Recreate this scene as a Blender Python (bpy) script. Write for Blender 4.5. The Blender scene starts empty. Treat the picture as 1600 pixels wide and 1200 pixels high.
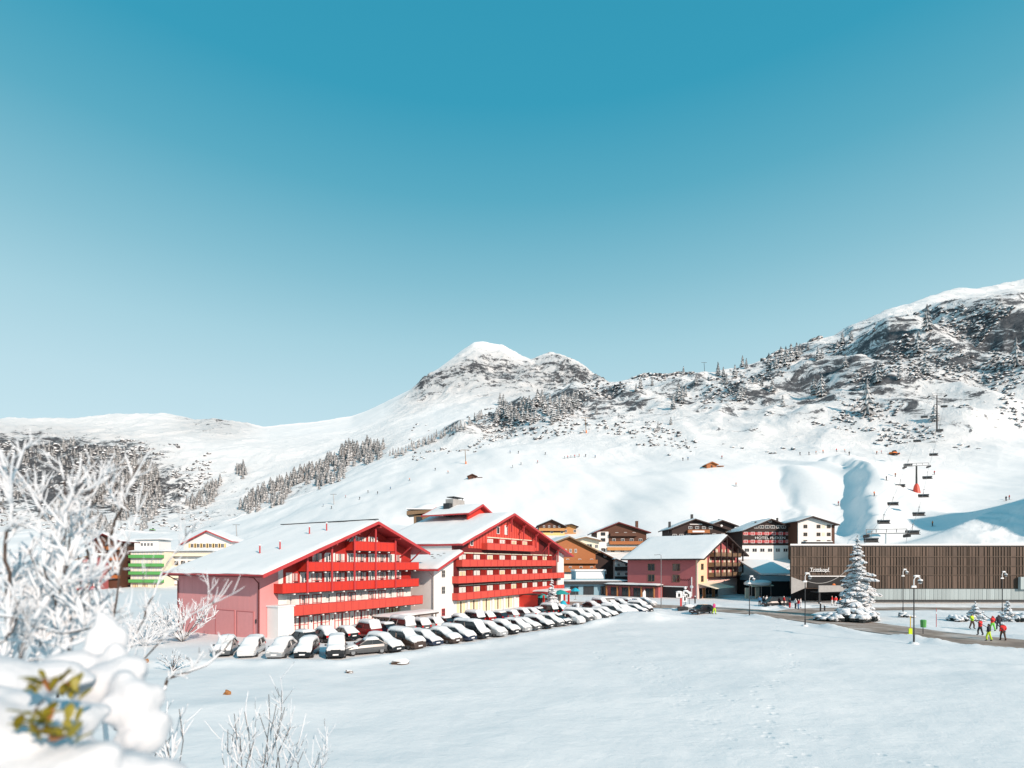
import bpy, bmesh, math, random
import numpy as np
from mathutils import Vector, Matrix, Quaternion

scene = bpy.context.scene
C = scene.collection
R = math.radians

# ------------------------------------------------------------------ camera
F, CAMH, HOR = 850.0, 8.5, 880.0          # focal length (px of a 1600 wide frame), eye height, horizon row
cam_d = bpy.data.cameras.new('camera')
cam = bpy.data.objects.new('camera', cam_d); C.objects.link(cam); scene.camera = cam
cam.location = (0, 0, CAMH); cam.rotation_euler = (R(90), 0, 0)
cam_d.sensor_width = 36.0; cam_d.lens = F / 1600 * 36
cam_d.shift_y = (HOR - 600) / 1600
cam_d.clip_start = 0.1; cam_d.clip_end = 12000
cam_d.dof.use_dof = True; cam_d.dof.focus_distance = 95.0; cam_d.dof.aperture_fstop = 0.95

# ------------------------------------------------------------------ sky, sun, exposure
SUN_EL = R(26.0); SUN_H = Vector((0.62, -0.785)).normalized()
SUN = Vector((SUN_H.x * math.cos(SUN_EL), SUN_H.y * math.cos(SUN_EL), math.sin(SUN_EL)))
world = bpy.data.worlds.new('World'); scene.world = world; world.use_nodes = True
wn = world.node_tree.nodes; wl = world.node_tree.links; wn.clear()
sky = wn.new('ShaderNodeTexSky'); sky.sky_type = 'NISHITA'; sky.sun_disc = False
sky.sun_elevation = SUN_EL; sky.sun_rotation = math.atan2(SUN_H.x, SUN_H.y)
sky.altitude = 1700; sky.air_density = 1.0; sky.dust_density = 0.35; sky.ozone_density = 1.0
# clear winter sky: the Nishita dome graded by height above the horizon, alike in every direction
tcw = wn.new('ShaderNodeTexCoord'); sxw = wn.new('ShaderNodeSeparateXYZ'); rw = wn.new('ShaderNodeValToRGB')
wl.new(tcw.outputs['Generated'], sxw.inputs[0]); wl.new(sxw.outputs[2], rw.inputs[0])
SKY = [(0.00, (0.68, 0.84, 0.89)), (0.16, (0.62, 0.81, 0.87)), (0.27, (0.52, 0.75, 0.83)), (0.36, (0.40, 0.67, 0.765)), (0.45, (0.25, 0.55, 0.668)), (0.555, (0.105, 0.425, 0.57)), (0.645, (0.038, 0.35, 0.515)), (0.75, (0.030, 0.325, 0.485)), (1.0, (0.03, 0.27, 0.43))]
while len(rw.color_ramp.elements) < len(SKY): rw.color_ramp.elements.new(0.5)
for e, (ps, c) in zip(rw.color_ramp.elements, SKY): e.position = ps; e.color = (*c, 1)
sc_ = wn.new('ShaderNodeVectorMath'); sc_.operation = 'SCALE'; sc_.inputs['Scale'].default_value = 8.2
wl.new(rw.outputs[0], sc_.inputs[0])
tint = wn.new('ShaderNodeMix'); tint.data_type = 'RGBA'; tint.inputs[0].default_value = 0.93
bg = wn.new('ShaderNodeBackground'); bg.inputs[1].default_value = 0.10
wo = wn.new('ShaderNodeOutputWorld')
wl.new(sky.outputs[0], tint.inputs[6]); wl.new(sc_.outputs[0], tint.inputs[7]); wl.new(tint.outputs[2], bg.inputs[0]); wl.new(bg.outputs[0], wo.inputs[0])
sun_d = bpy.data.lights.new('sun', 'SUN'); sun_d.energy = 4.2; sun_d.angle = R(0.53); sun_d.color = (1.0, 0.80, 0.665)
sun = bpy.data.objects.new('sun', sun_d); C.objects.link(sun)
sun.rotation_euler = SUN.to_track_quat('Z', 'Y').to_euler(); sun.location = SUN * 300
vs = scene.view_settings
vs.view_transform = 'Standard'; vs.look = 'None'; vs.gamma = 1.0; vs.use_curve_mapping = False
vs.exposure = 0.29
scene.cycles.use_denoising = True
scene.cycles.max_bounces = 6; scene.cycles.diffuse_bounces = 2; scene.cycles.glossy_bounces = 3
scene.cycles.transparent_max_bounces = 8; scene.cycles.caustics_reflective = False; scene.cycles.caustics_refractive = False

rnd = random.Random(7)

def ground_at(x, y, z=0.0):
    """point of the level plane z seen along image column x, row y"""
    Y = (CAMH - z) * F / (y - HOR)
    return Vector(((x - 800) / F * Y, Y, z))

def along(x, y, Y):
    return Vector(((x - 800) / F * Y, Y, CAMH - (y - HOR) / F * Y))

# ------------------------------------------------------------------ numpy noise
def _hash(ix, iy, seed):
    h = (ix.astype(np.int64) * 374761393 + iy.astype(np.int64) * 668265263 + seed * 1442695041) & 0x7fffffff
    h = (h ^ (h >> 13)) * 1274126177 & 0x7fffffff
    return ((h ^ (h >> 16)) & 0xffff) / 65535.0

def vnoise(x, y, seed=0):
    x = np.asarray(x, float); y = np.asarray(y, float)
    ix = np.floor(x); iy = np.floor(y); fx = x - ix; fy = y - iy
    fx = fx * fx * fx * (fx * (fx * 6 - 15) + 10); fy = fy * fy * fy * (fy * (fy * 6 - 15) + 10)
    a = _hash(ix, iy, seed); b = _hash(ix + 1, iy, seed); c = _hash(ix, iy + 1, seed); d = _hash(ix + 1, iy + 1, seed)
    return (a + (b - a) * fx) * (1 - fy) + (c + (d - c) * fx) * fy - 0.5

def fbm(x, y, wl0, octv, gain=0.5, seed=0, ridged=False):
    s = np.zeros(np.shape(x)); amp = 1.0; ca, sa = math.cos(0.6), math.sin(0.6)
    x = np.asarray(x, float) / wl0; y = np.asarray(y, float) / wl0
    for k in range(octv):
        n = vnoise(x + 17.3 * k, y - 9.1 * k, seed + k)
        if ridged: n = 0.5 - 2 * np.abs(n)
        s += amp * n; amp *= gain
        x, y = (x * ca - y * sa) * 2.03, (x * sa + y * ca) * 2.03
    return s

# ------------------------------------------------------------------ materials
M = {}
def _nodes(name):
    m = bpy.data.materials.new(name); m.use_nodes = True
    nt = m.node_tree; p = nt.nodes['Principled BSDF']
    M[name] = m
    return m, nt, p

def pm(name, col, rough=0.7, var=0.18, scale=2.0, bump=0.0, metal=0.0, stretch=(1, 1, 1), spec=0.4, objvar=0.0):
    """plain procedural paint / wood / plaster: a colour broken up by noise, with optional grain"""
    m, nt, p = _nodes(name); N = nt.nodes; L = nt.links
    tc = N.new('ShaderNodeTexCoord'); mp = N.new('ShaderNodeMapping'); mp.inputs['Scale'].default_value = stretch
    no = N.new('ShaderNodeTexNoise'); no.inputs['Scale'].default_value = scale; no.inputs['Detail'].default_value = 6; no.inputs['Roughness'].default_value = 0.65
    L.new(tc.outputs['Object'], mp.inputs[0]); L.new(mp.outputs[0], no.inputs[0])
    r = N.new('ShaderNodeMapRange'); r.inputs[1].default_value = 0.25; r.inputs[2].default_value = 0.75
    r.inputs[3].default_value = 1 - var; r.inputs[4].default_value = 1 + var
    L.new(no.outputs[0], r.inputs[0])
    fac = r.outputs[0]
    if objvar:
        oi = N.new('ShaderNodeObjectInfo'); q = N.new('ShaderNodeMapRange'); q.inputs[3].default_value = 1 - objvar; q.inputs[4].default_value = 1 + objvar
        L.new(oi.outputs['Random'], q.inputs[0]); mu = N.new('ShaderNodeMath'); mu.operation = 'MULTIPLY'
        L.new(q.outputs[0], mu.inputs[0]); L.new(fac, mu.inputs[1]); fac = mu.outputs[0]
    mx = N.new('ShaderNodeVectorMath'); mx.operation = 'SCALE'; mx.inputs[0].default_value = col[:3]
    L.new(fac, mx.inputs['Scale']); L.new(mx.outputs[0], p.inputs['Base Color'])
    p.inputs['Roughness'].default_value = rough; p.inputs['Metallic'].default_value = metal
    p.inputs['Specular IOR Level'].default_value = spec
    if bump:
        b = N.new('ShaderNodeBump'); b.inputs['Strength'].default_value = bump; b.inputs['Distance'].default_value = 0.05
        L.new(no.outputs[0], b.inputs['Height']); L.new(b.outputs[0], p.inputs['Normal'])
    return m

def snow_mat(name, scale=1.2, bump=0.35, dist=0.12):
    m, nt, p = _nodes(name); N = nt.nodes; L = nt.links
    tc = N.new('ShaderNodeTexCoord')
    a = N.new('ShaderNodeTexNoise'); a.inputs['Scale'].default_value = scale; a.inputs['Detail'].default_value = 5; a.inputs['Roughness'].default_value = 0.6
    L.new(tc.outputs['Object'], a.inputs[0])
    r = N.new('ShaderNodeValToRGB'); r.color_ramp.elements[0].color = (0.76, 0.775, 0.79, 1); r.color_ramp.elements[1].color = (0.85, 0.855, 0.86, 1)
    L.new(a.outputs[0], r.inputs[0]); L.new(r.outputs[0], p.inputs['Base Color'])
    b = N.new('ShaderNodeBump'); b.inputs['Strength'].default_value = bump; b.inputs['Distance'].default_value = dist
    L.new(a.outputs[0], b.inputs['Height']); L.new(b.outputs[0], p.inputs['Normal'])
    p.inputs['Roughness'].default_value = 0.75; p.inputs['Specular IOR Level'].default_value = 0.2
    return m

def snowy_mat(name, col, thr=0.15, soft=0.25, nscale=1.5, nwt=0.5, col2=None):
    """a surface with snow lying on whatever faces the sky"""
    m, nt, p = _nodes(name); N = nt.nodes; L = nt.links
    tc = N.new('ShaderNodeTexCoord'); ge = N.new('ShaderNodeNewGeometry'); sx = N.new('ShaderNodeSeparateXYZ')
    L.new(ge.outputs['True Normal'], sx.inputs[0])
    no = N.new('ShaderNodeTexNoise'); no.inputs['Scale'].default_value = nscale; no.inputs['Detail'].default_value = 5; no.inputs['Roughness'].default_value = 0.7
    L.new(tc.outputs['Object'], no.inputs[0])
    ad = N.new('ShaderNodeMath'); ad.operation = 'MULTIPLY_ADD'; ad.inputs[1].default_value = nwt * 2; 
    L.new(no.outputs[0], ad.inputs[0]); L.new(sx.outputs[2], ad.inputs[2])
    mr = N.new('ShaderNodeMapRange'); mr.inputs[1].default_value = thr + nwt - soft; mr.inputs[2].default_value = thr + nwt + soft
    L.new(ad.outputs[0], mr.inputs[0])
    c = N.new('ShaderNodeMix'); c.data_type = 'RGBA'; c.inputs[6].default_value = (*col, 1); c.inputs[7].default_value = (0.87, 0.88, 0.89, 1)
    L.new(mr.outputs[0], c.inputs[0]); L.new(c.outputs[2], p.inputs['Base Color'])
    p.inputs['Roughness'].default_value = 0.8; p.inputs['Specular IOR Level'].default_value = 0.2
    return m

snow_mat('snow'); snow_mat('roof_snow', 0.7, 0.4, 0.15); snow_mat('car_snow', 4, 0.5, 0.05); snow_mat('rime', 30, 0.8, 0.012)
pm('red_wood', (0.40, 0.024, 0.018), 0.6, 0.22, 3, stretch=(6, 1, 0.4))
pm('bright_red', (0.56, 0.035, 0.022), 0.6, 0.14, 1.6, stretch=(7, 1, .35))
pm('coral_red', (0.58, 0.075, 0.055), 0.6, 0.14, 1.6, stretch=(7, 1, .35))
pm('deep_red', (0.12, 0.013, 0.014), 0.6, 0.2, 3, stretch=(5, 1, 0.5))  # pipes and trims; as hotel wall its darkness stands for balcony shade
pm('trim_red', (0.45, 0.045, 0.05), 0.5, 0.1)
pm('pink_plaster', (0.63, 0.27, 0.275), 0.85, 0.05, 0.6, stretch=(3, 3, 0.4))
pm('pink_door', (0.65, 0.275, 0.28), 0.7, 0.05)
pm('rose_plaster', (0.40, 0.115, 0.12), 0.85, 0.07, 0.8)
pm('white_plaster', (0.78, 0.765, 0.75), 0.85, 0.05, 0.7)
pm('cream_plaster', (0.75, 0.69, 0.56), 0.85, 0.06, 0.8)
pm('peach_plaster', (0.78, 0.58, 0.38), 0.85, 0.06, 0.8)
pm('blush_plaster', (0.80, 0.55, 0.50), 0.85, 0.06, 0.8)
pm('yellow_plaster', (0.72, 0.53, 0.22), 0.8, 0.08)
pm('grey_plaster', (0.34, 0.35, 0.35), 0.85, 0.1, 0.8)
pm('bluegrey_plaster', (0.22, 0.36, 0.44), 0.8, 0.08)
pm('green_paint', (0.10, 0.36, 0.10), 0.6, 0.1)
pm('brown_wood', (0.10, 0.042, 0.025), 0.7, 0.3, 2, stretch=(6, 6, 0.5))
pm('dark_wood', (0.032, 0.018, 0.016), 0.7, 0.35, 2, stretch=(6, 6, 0.5))
pm('orange_wood', (0.36, 0.125, 0.038), 0.6, 0.25, 2, stretch=(0.6, 0.6, 8))
pm('tan_wood', (0.50, 0.25, 0.09), 0.6, 0.2, 2, stretch=(6, 6, 0.5))
pm('weathered_wood', (0.20, 0.13, 0.075), 0.75, 0.35, 2, stretch=(5, 5, 0.4))
pm('hall_cladding', (0.085, 0.056, 0.041), 0.6, 0.3, 1.2, stretch=(4, 1, 0.25), objvar=0.25)
pm('hall_slat', (0.125, 0.088, 0.064), 0.6, 0.2, 2, stretch=(1, 1, 0.3))
pm('hall_band', (0.33, 0.39, 0.40), 0.4, 0.12, 1.0, stretch=(6, 1, 0.2), objvar=0.12)
pm('concrete', (0.36, 0.35, 0.34), 0.85, 0.15, 1.5)
pm('dark_metal', (0.035, 0.037, 0.04), 0.45, 0.1, metal=0.3)
pm('grey_metal', (0.25, 0.26, 0.27), 0.45, 0.1, metal=0.6)
pm('black_recess', (0.012, 0.013, 0.015), 0.7, 0.2)
pm('roof_board', (0.07, 0.05, 0.045), 0.7, 0.2)
pm('road', (0.20, 0.155, 0.135), 0.9, 0.4, 0.35, stretch=(1, 1, 1), bump=0.2)
pm('tyre', (0.02, 0.02, 0.022), 0.9, 0.2)
pm('rim', (0.32, 0.33, 0.34), 0.35, 0.1, metal=0.8)
pm('curtain', (0.70, 0.68, 0.66), 0.9, 0.12, 3, stretch=(8, 1, 0.3))
pm('yellow_curtain', (0.74, 0.62, 0.40), 0.9, 0.12, 3, stretch=(8, 1, 0.3))
pm('warm_wood', (0.42, 0.17, 0.06), 0.6, 0.2)
pm('canvas', (0.74, 0.68, 0.54), 0.9, 0.06)
pm('teal_fabric', (0.02, 0.30, 0.30), 0.8, 0.1)
pm('cyan_fabric', (0.02, 0.40, 0.55), 0.8, 0.1)
pm('white_paint', (0.80, 0.80, 0.80), 0.5, 0.04)
pm('lift_red', (0.55, 0.06, 0.035), 0.5, 0.1)
pm('bark', (0.075, 0.055, 0.045), 0.9, 0.35, 20, bump=0.4)
pm('yellow_paint', (0.70, 0.45, 0.02), 0.6, 0.1)
pm('orange_net', (0.75, 0.2, 0.05), 0.8, 0.1)
pm('hi_vis', (0.55, 0.75, 0.02), 0.8, 0.1)
pm('skin', (0.5, 0.3, 0.22), 0.6, 0.05)
for nm, c in dict(jacket_red=(0.62, 0.03, 0.03), jacket_lime=(0.50, 0.75, 0.03), jacket_dark=(0.03, 0.035, 0.045), jacket_blue=(0.08, 0.22, 0.4),
                  jacket_white=(0.7, 0.7, 0.7), trouser_dark=(0.025, 0.027, 0.035), trouser_lime=(0.52, 0.72, 0.03), trouser_green=(0.18, 0.6, 0.08),
                  trouser_brown=(0.1, 0.06, 0.045), jacket_pink=(0.5, 0.05, 0.2), jacket_green=(0.03, 0.5, 0.2)).items():
    pm(nm, c, 0.8, 0.12, 6)
for nm, c in dict(black=(0.012, 0.012, 0.014), grey=(0.10, 0.105, 0.11), silver=(0.36, 0.37, 0.38), white=(0.72, 0.72, 0.72), navy=(0.02, 0.03, 0.06),
                  red=(0.25, 0.015, 0.015), brown=(0.07, 0.045, 0.035)).items():
    m = pm('paint_' + nm, c, 0.28, 0.04, metal=0.25); m.node_tree.nodes['Principled BSDF'].inputs['Coat Weight'].default_value = 0.5
m, nt, p = _nodes('glass'); p.inputs['Base Color'].default_value = (0.02, 0.024, 0.028, 1); p.inputs['Roughness'].default_value = 0.08; p.inputs['Specular IOR Level'].default_value = 0.7
m, nt, p = _nodes('lamp_red'); p.inputs['Base Color'].default_value = (0.5, 0.01, 0.01, 1); p.inputs['Roughness'].default_value = 0.15
m, nt, p = _nodes('lamp_clear'); p.inputs['Base Color'].default_value = (0.6, 0.6, 0.6, 1); p.inputs['Roughness'].default_value = 0.1
for e_, c_ in zip([n for n in M['rime'].node_tree.nodes if n.type == 'VALTORGB'][0].color_ramp.elements, ((0.60, 0.64, 0.69, 1), (0.78, 0.80, 0.82, 1))): e_.color = c_
snowy_mat('conifer', (0.036, 0.045, 0.054), 0.42, 0.36, 0.9, 0.5)
snowy_mat('spruce_needles', (0.025, 0.032, 0.034), 0.5, 0.2, 2.0, 0.25)
snowy_mat('scrub', (0.055, 0.058, 0.066), 0.22, 0.2, 0.9, 0.45)
snowy_mat('snowy_timber', (0.09, 0.06, 0.045), 0.6, 0.2, 2.0, 0.2)
pm('leaf', (0.23, 0.20, 0.02), 0.5, 0.45, 14)
pm('dry_leaf', (0.30, 0.13, 0.04), 0.7, 0.3, 20)

# ------------------------------------------------------------------ mesh helpers
class MB:
    def __init__(self): self.v = []; self.f = []; self.m = []
    def add(self, vs_, fs, mi=0):
        b = len(self.v); self.v.extend([tuple(q) for q in vs_])
        for q in fs: self.f.append(tuple(i + b for i in q)); self.m.append(mi)
        return self
    def box(self, x0, x1, y0, y1, z0, z1, mi=0):
        return self.add([(x0, y0, z0), (x1, y0, z0), (x1, y1, z0), (x0, y1, z0), (x0, y0, z1), (x1, y0, z1), (x1, y1, z1), (x0, y1, z1)],
                        [(0, 3, 2, 1), (4, 5, 6, 7), (0, 1, 5, 4), (1, 2, 6, 5), (2, 3, 7, 6), (3, 0, 4, 7)], mi)
    def hexa(self, p, mi=0):            # 8 corners, same order as box
        return self.add(p, [(0, 3, 2, 1), (4, 5, 6, 7), (0, 1, 5, 4), (1, 2, 6, 5), (2, 3, 7, 6), (3, 0, 4, 7)], mi)
    def prism(self, pts, ext, mi=0):    # closed outline swept along a vector
        n = len(pts); e = Vector(ext); a = [Vector(q) for q in pts]
        fs = [tuple(range(n))[::-1], tuple(range(n, 2 * n))] + [(i, (i + 1) % n, n + (i + 1) % n, n + i) for i in range(n)]
        return self.add([*a, *[q + e for q in a]], fs, mi)
    def tube(self, pts, rad, n=6, mi=0, cap=True):
        pts = [Vector(q) for q in pts]
        if not hasattr(rad, '__len__'): rad = [rad] * len(pts)
        vs_ = []; up = Vector((0.13, 0.31, 0.94))
        for i, q in enumerate(pts):
            d = (pts[min(i + 1, len(pts) - 1)] - pts[max(i - 1, 0)])
            d = d.normalized() if d.length > 1e-9 else Vector((0, 0, 1))
            if abs(d.dot(up)) > 0.98: s = d.cross(Vector((1, 0, 0)))
            else: s = d.cross(up)
            s.normalize(); t = s.cross(d)
            for k in range(n):
                a = 2 * math.pi * k / n
                vs_.append(q + (s * math.cos(a) + t * math.sin(a)) * rad[i])
        fs = [(i * n + k, i * n + (k + 1) % n, (i + 1) * n + (k + 1) % n, (i + 1) * n + k) for i in range(len(pts) - 1) for k in range(n)]
        if cap: fs += [tuple(range(n))[::-1], tuple((len(pts) - 1) * n + k for k in range(n))]
        return self.add(vs_, fs, mi)
    def blob(self, c, r, seg=8, rings=5, jit=0.0, rg=None, mi=0):
        if not hasattr(r, '__len__'): r = (r, r, r)
        vs_ = [(c[0], c[1], c[2] - r[2])]
        for i in range(1, rings):
            th = math.pi * i / rings
            for k in range(seg):
                a = 2 * math.pi * k / seg; j = 1 + (rg.uniform(-jit, jit) if jit else 0)
                vs_.append((c[0] + r[0] * math.sin(th) * math.cos(a) * j, c[1] + r[1] * math.sin(th) * math.sin(a) * j, c[2] - r[2] * math.cos(th) * j))
        vs_.append((c[0], c[1], c[2] + r[2])); n = len(vs_) - 1
        fs = [(0, 1 + (k + 1) % seg, 1 + k) for k in range(seg)]
        for i in range(rings - 2):
            for k in range(seg):
                a = 1 + i * seg + k; b = 1 + i * seg + (k + 1) % seg
                fs.append((a, b, b + seg, a + seg))
        fs += [(n, n - seg + k, n - seg + (k + 1) % seg) for k in range(seg)]
        return self.add(vs_, fs, mi)
    def mesh(self, name, mats, smooth=False):
        me = bpy.data.meshes.new(name); me.from_pydata(self.v, [], self.f)
        for q in (mats if isinstance(mats, (list, tuple)) else [mats]): me.materials.append(M[q] if isinstance(q, str) else q)
        if isinstance(mats, (list, tuple)): me.polygons.foreach_set('material_index', self.m)
        if smooth: me.polygons.foreach_set('use_smooth', [True] * len(self.f))
        me.update(); return me
    def build(self, name, mats, parent=None, smooth=False, loc=None, rotz=None):
        return link(name, self.mesh(name, mats, smooth), parent, loc, rotz)

def link(name, data, parent=None, loc=None, rotz=None):
    o = bpy.data.objects.new(name, data); C.objects.link(o)
    if parent is not None: o.parent = parent
    if loc is not None: o.location = loc
    if rotz is not None: o.rotation_euler = (0, 0, rotz)
    return o

def tag(o, label, cat, group=None, kind=None):
    if label: o['label'] = label
    if cat: o['category'] = cat
    if group: o['group'] = group
    if kind: o['kind'] = kind
    return o

def thing(name, label, cat, loc=(0, 0, 0), rotz=0.0, group=None):
    o = link(name, None, None, loc, rotz); o.empty_display_size = 0.3
    return tag(o, label, cat, group)

def copy_tree(o, parent=None):
    c = o.copy(); C.objects.link(c); c.parent = parent
    for ch in list(o.children): copy_tree(ch, c)
    return c

def np_mesh(name, verts, faces, mats, smooth=True):
    """faces: (n,4) or (n,3) int array"""
    me = bpy.data.meshes.new(name); nv = len(verts); nf, k = faces.shape
    me.vertices.add(nv); me.vertices.foreach_set('co', np.ascontiguousarray(verts, dtype=np.float32).ravel())
    me.loops.add(nf * k); me.loops.foreach_set('vertex_index', np.ascontiguousarray(faces, dtype=np.int32).ravel())
    me.polygons.add(nf); me.polygons.foreach_set('loop_start', np.arange(0, nf * k, k, dtype=np.int32))
    if smooth: me.polygons.foreach_set('use_smooth', np.ones(nf, dtype=bool))
    for q in mats: me.materials.append(M[q])
    me.update(calc_edges=True); return me

def text_mesh(body, size, ext=0.03, mat='white_paint', align='CENTER'):
    cu = bpy.data.curves.new('lettering', 'FONT'); cu.body = body; cu.size = size; cu.extrude = ext; cu.align_x = align; cu.resolution_u = 3
    o = bpy.data.objects.new('lettering', cu); C.objects.link(o)
    dg = bpy.context.evaluated_depsgraph_get(); me = bpy.data.meshes.new_from_object(o.evaluated_get(dg))
    C.objects.unlink(o); bpy.data.objects.remove(o); me.materials.clear(); me.materials.append(M[mat])
    me.transform(Matrix.Rotation(R(90), 4, 'X')); me.update()
    return me
# ================================================================== TERRAIN
# Cross-sections of the valley: for a set of compass directions (x, as columns of the survey), distance Y and the sight-line row y of each crest or foot.
RING = [
 # A foot of the slopes (level ground)
 [(-700,200,None),(0,190,None),(300,175,None),(500,150,None),(700,150,None),(900,160,None),(1100,160,None),(1300,142,None),(1600,132,None),(2300,122,None)],
 # B lower slope / knoll crest
 [(-700,260,890),(0,260,888),(300,240,880),(420,220,866),(550,210,850),(700,210,840),(850,215,842),(950,192,866),(1100,188,858),(1250,178,858),(1400,165,856),(1424,165,851),(1500,166,818),(1600,170,780),(1800,170,716),(2300,170,640)],
 # B2 dip behind the knoll
 [(-700,300,884),(0,300,878),(300,270,868),(420,255,850),(550,240,830),(700,240,815),(850,240,826),(950,222,838),(1100,212,838),(1250,205,835),(1400,192,842),(1424,190,846),(1500,190,830),(1600,195,792),(1800,195,735),(2300,195,655)],
 # C middle of the ski slope
 [(-700,350,872),(0,350,868),(300,320,850),(420,310,835),(550,300,790),(700,300,757),(850,290,750),(1000,270,747),(1112,255,730),(1200,250,735),(1300,245,745),(1432,245,768),(1520,240,765),(1600,240,745),(1800,240,700),(2300,240,620)],
 # D upper edge of the runs
 [(-700,420,860),(0,420,852),(300,390,838),(420,370,818),(550,380,765),(650,390,722),(750,390,705),(850,370,694),(1000,350,692),(1100,340,690),(1200,320,705),(1300,310,705),(1400,310,700),(1500,300,705),(1600,310,688),(1800,310,640),(2300,310,540)],
 # D2 rocky steps
 [(-700,460,850),(0,460,845),(300,440,830),(420,400,808),(550,440,745),(650,460,703),(750,480,674),(850,480,652),(1000,480,640),(1100,470,635),(1200,430,635),(1300,420,625),(1400,420,600),(1500,420,590),(1600,430,570),(1800,430,520),(2300,430,430)],
 # E crest of the near mountain side
 [(-700,520,845),(0,500,835),(300,480,832),(340,430,822),(432,430,791),(485,450,773),(527,480,752),(564,500,731),(603,520,714),(642,540,694),(695,560,673),(747,600,654),(800,620,632),(850,650,616),(900,670,604),(945,680,598),(1000,690,593),(1060,690,583),(1100,690,577),(1162,680,574),(1216,660,553),(1250,650,542),(1287,650,531),(1319,650,519),(1350,650,502),(1381,650,486),(1428,660,473),(1459,670,459),(1537,690,447),(1600,700,434),(1800,720,390),(2300,720,330)],
 # F hollow behind it
 [(-700,640,838),(0,620,822),(300,600,820),(432,560,808),(527,620,768),(603,660,732),(695,700,692),(800,780,662),(945,850,645),(1000,900,645),(1600,1000,560),(2300,1000,480)],
 # G wooded flank
 [(-700,850,760),(0,800,772),(150,800,780),(300,800,785),(432,780,772),(527,800,730),(603,850,705),(695,900,674),(800,1000,645),(945,1100,635),(1600,1200,600),(2300,1200,560)],
 # H bench above the woods
 [(-700,1100,700),(0,1050,697),(150,1050,692),(300,1050,702),(432,1050,703),(550,1050,690),(650,1200,655),(700,1300,635),(750,1400,624),(830,1450,616),(930,1450,616),(1100,1500,625),(2300,1500,600)],
 # H2 foot of the cliffs
 [(-700,1350,672),(0,1300,674),(300,1300,677),(420,1300,684),(550,1350,670),(620,1500,634),(650,1640,612),(700,1680,590),(750,1720,578),(800,1740,582),(850,1740,590),(930,1740,602),(1000,1700,615),(2300,1700,600)],
 # I skyline
 [(-700,1700,655),(0,1650,658),(60,1650,654),(150,1650,649),(200,1650,648),(260,1650,650),(310,1650,656),(330,1650,654),(370,1650,661),(410,1650,669),(450,1680,665),(500,1700,661),(550,1750,653),(600,1800,631),(650,1850,604),(665,1880,591),(700,1930,564),(720,1950,549),(740,1970,537),(752,1980,533),(785,1980,535),(800,1980,546),(830,1960,561),(838,1950,559),(880,1940,555),(900,1930,563),(920,1920,579),(932,1900,593),(945,1900,605),(1000,1900,630),(2300,1900,620)],
 # J far side
 [(-700,2300,700),(0,2250,705),(600,2400,690),(750,2600,640),(945,2500,660),(2300,2500,660)],
]
ROWS = [250, 46, 26, 62, 84, 84, 100, 24, 46, 50, 60, 74, 8]     # rows between successive rings (first: level ground)
NC = 800
UX = np.linspace(-400, 2000, NC)                       # directions
UU = (UX - 800) / F

def ring_yz(r):
    xs = [q[0] for q in r]; Y = np.interp(UX, xs, [q[1] for q in r])
    if r[0][2] is None: return Y, np.zeros(NC)
    y = np.interp(UX, xs, [q[2] for q in r])
    return Y, CAMH - (y - HOR) / F * Y
ringY = []; ringZ = []
def blur1(a, w):
    k = np.hanning(2 * w + 3)[1:-1]; k /= k.sum()
    pre = a[0] + (a[1] - a[0]) * np.arange(-w, 0); post = a[-1] + (a[-1] - a[-2]) * np.arange(1, w + 1)
    return np.convolve(np.concatenate([pre, a, post]), k, 'valid')
BW = [40, 26, 30, 45, 40, 40, 10, 30, 30, 30, 10, 1, 20]
for r, w in zip(RING, BW):
    a, b = ring_yz(r); ringY.append(blur1(a, w)); ringZ.append(blur1(b, w))

# roughness / rock cover on each ring: (x, rough, rock)
RR = [
 [(-700,0,0),(2300,0,0)], [(-700,.02,0),(2300,.02,0)], [(-700,.02,0),(2300,.02,0)],
 [(-700,.03,.0),(1000,.03,0),(1180,.04,.05),(1300,.03,0),(2300,.03,0)],
 [(-700,.1,.1),(420,.05,.0),(600,.05,0),(720,.06,.05),(850,.12,.2),(1000,.3,.30),(1150,.3,.32),(1300,.25,.30),(1440,.35,.42),(1600,.25,.22),(2300,.3,.3)],
 [(-700,.1,.1),(420,.1,.0),(600,.1,.1),(700,.5,.55),(800,.9,.68),(950,.95,.61),(1050,.8,.54),(1200,1.1,.62),(1600,1.1,.65),(2300,1,.6)],
 [(-700,.1,.1),(420,.2,.2),(600,.3,.3),(700,.5,.5),(900,.7,.54),(1200,.8,.52),(1350,.8,.44),(1450,.5,.3),(1600,.6,.35),(2300,.6,.35)],
 [(-700,.4,.5),(300,.4,.45),(500,.3,.4),(700,.3,.4),(2300,.3,.3)],
 [(-700,1.3,.84),(250,1.3,.80),(330,.8,.5),(420,.5,.42),(600,.5,.45),(700,.3,.1),(2300,.3,.1)],
 [(-700,1.0,.78),(100,1.0,.74),(220,.8,.56),(300,.4,.25),(600,.3,.2),(680,.2,.05),(780,.4,.36),(900,.7,.48),(2300,.6,.4)],
 [(-700,.55,.32),(120,.5,.3),(220,.4,.2),(300,.4,.3),(340,.5,.42),(420,.15,.05),(600,.1,0),(640,.4,.3),(660,1.2,.66),(720,1.3,.68),(800,1.3,.64),(930,1.3,.62),(2300,1,.5)],
 [(-700,.3,.15),(250,.3,.15),(300,.4,.42),(345,.5,.5),(390,.3,.35),(420,.15,.1),(640,.1,.0),(662,.4,.3),(690,.2,.0),(752,.25,.0),(785,.4,.12),(820,.6,.30),(900,.6,.36),(2300,.5,.3)],
 [(-700,.2,0),(2300,.2,0)],
]
rgh = []; rck = []
for r in RR:
    xs = [q[0] for q in r]; rgh.append(np.interp(UX, xs, [q[1] for q in r])); rck.append(np.interp(UX, xs, [q[2] for q in r]))

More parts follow.
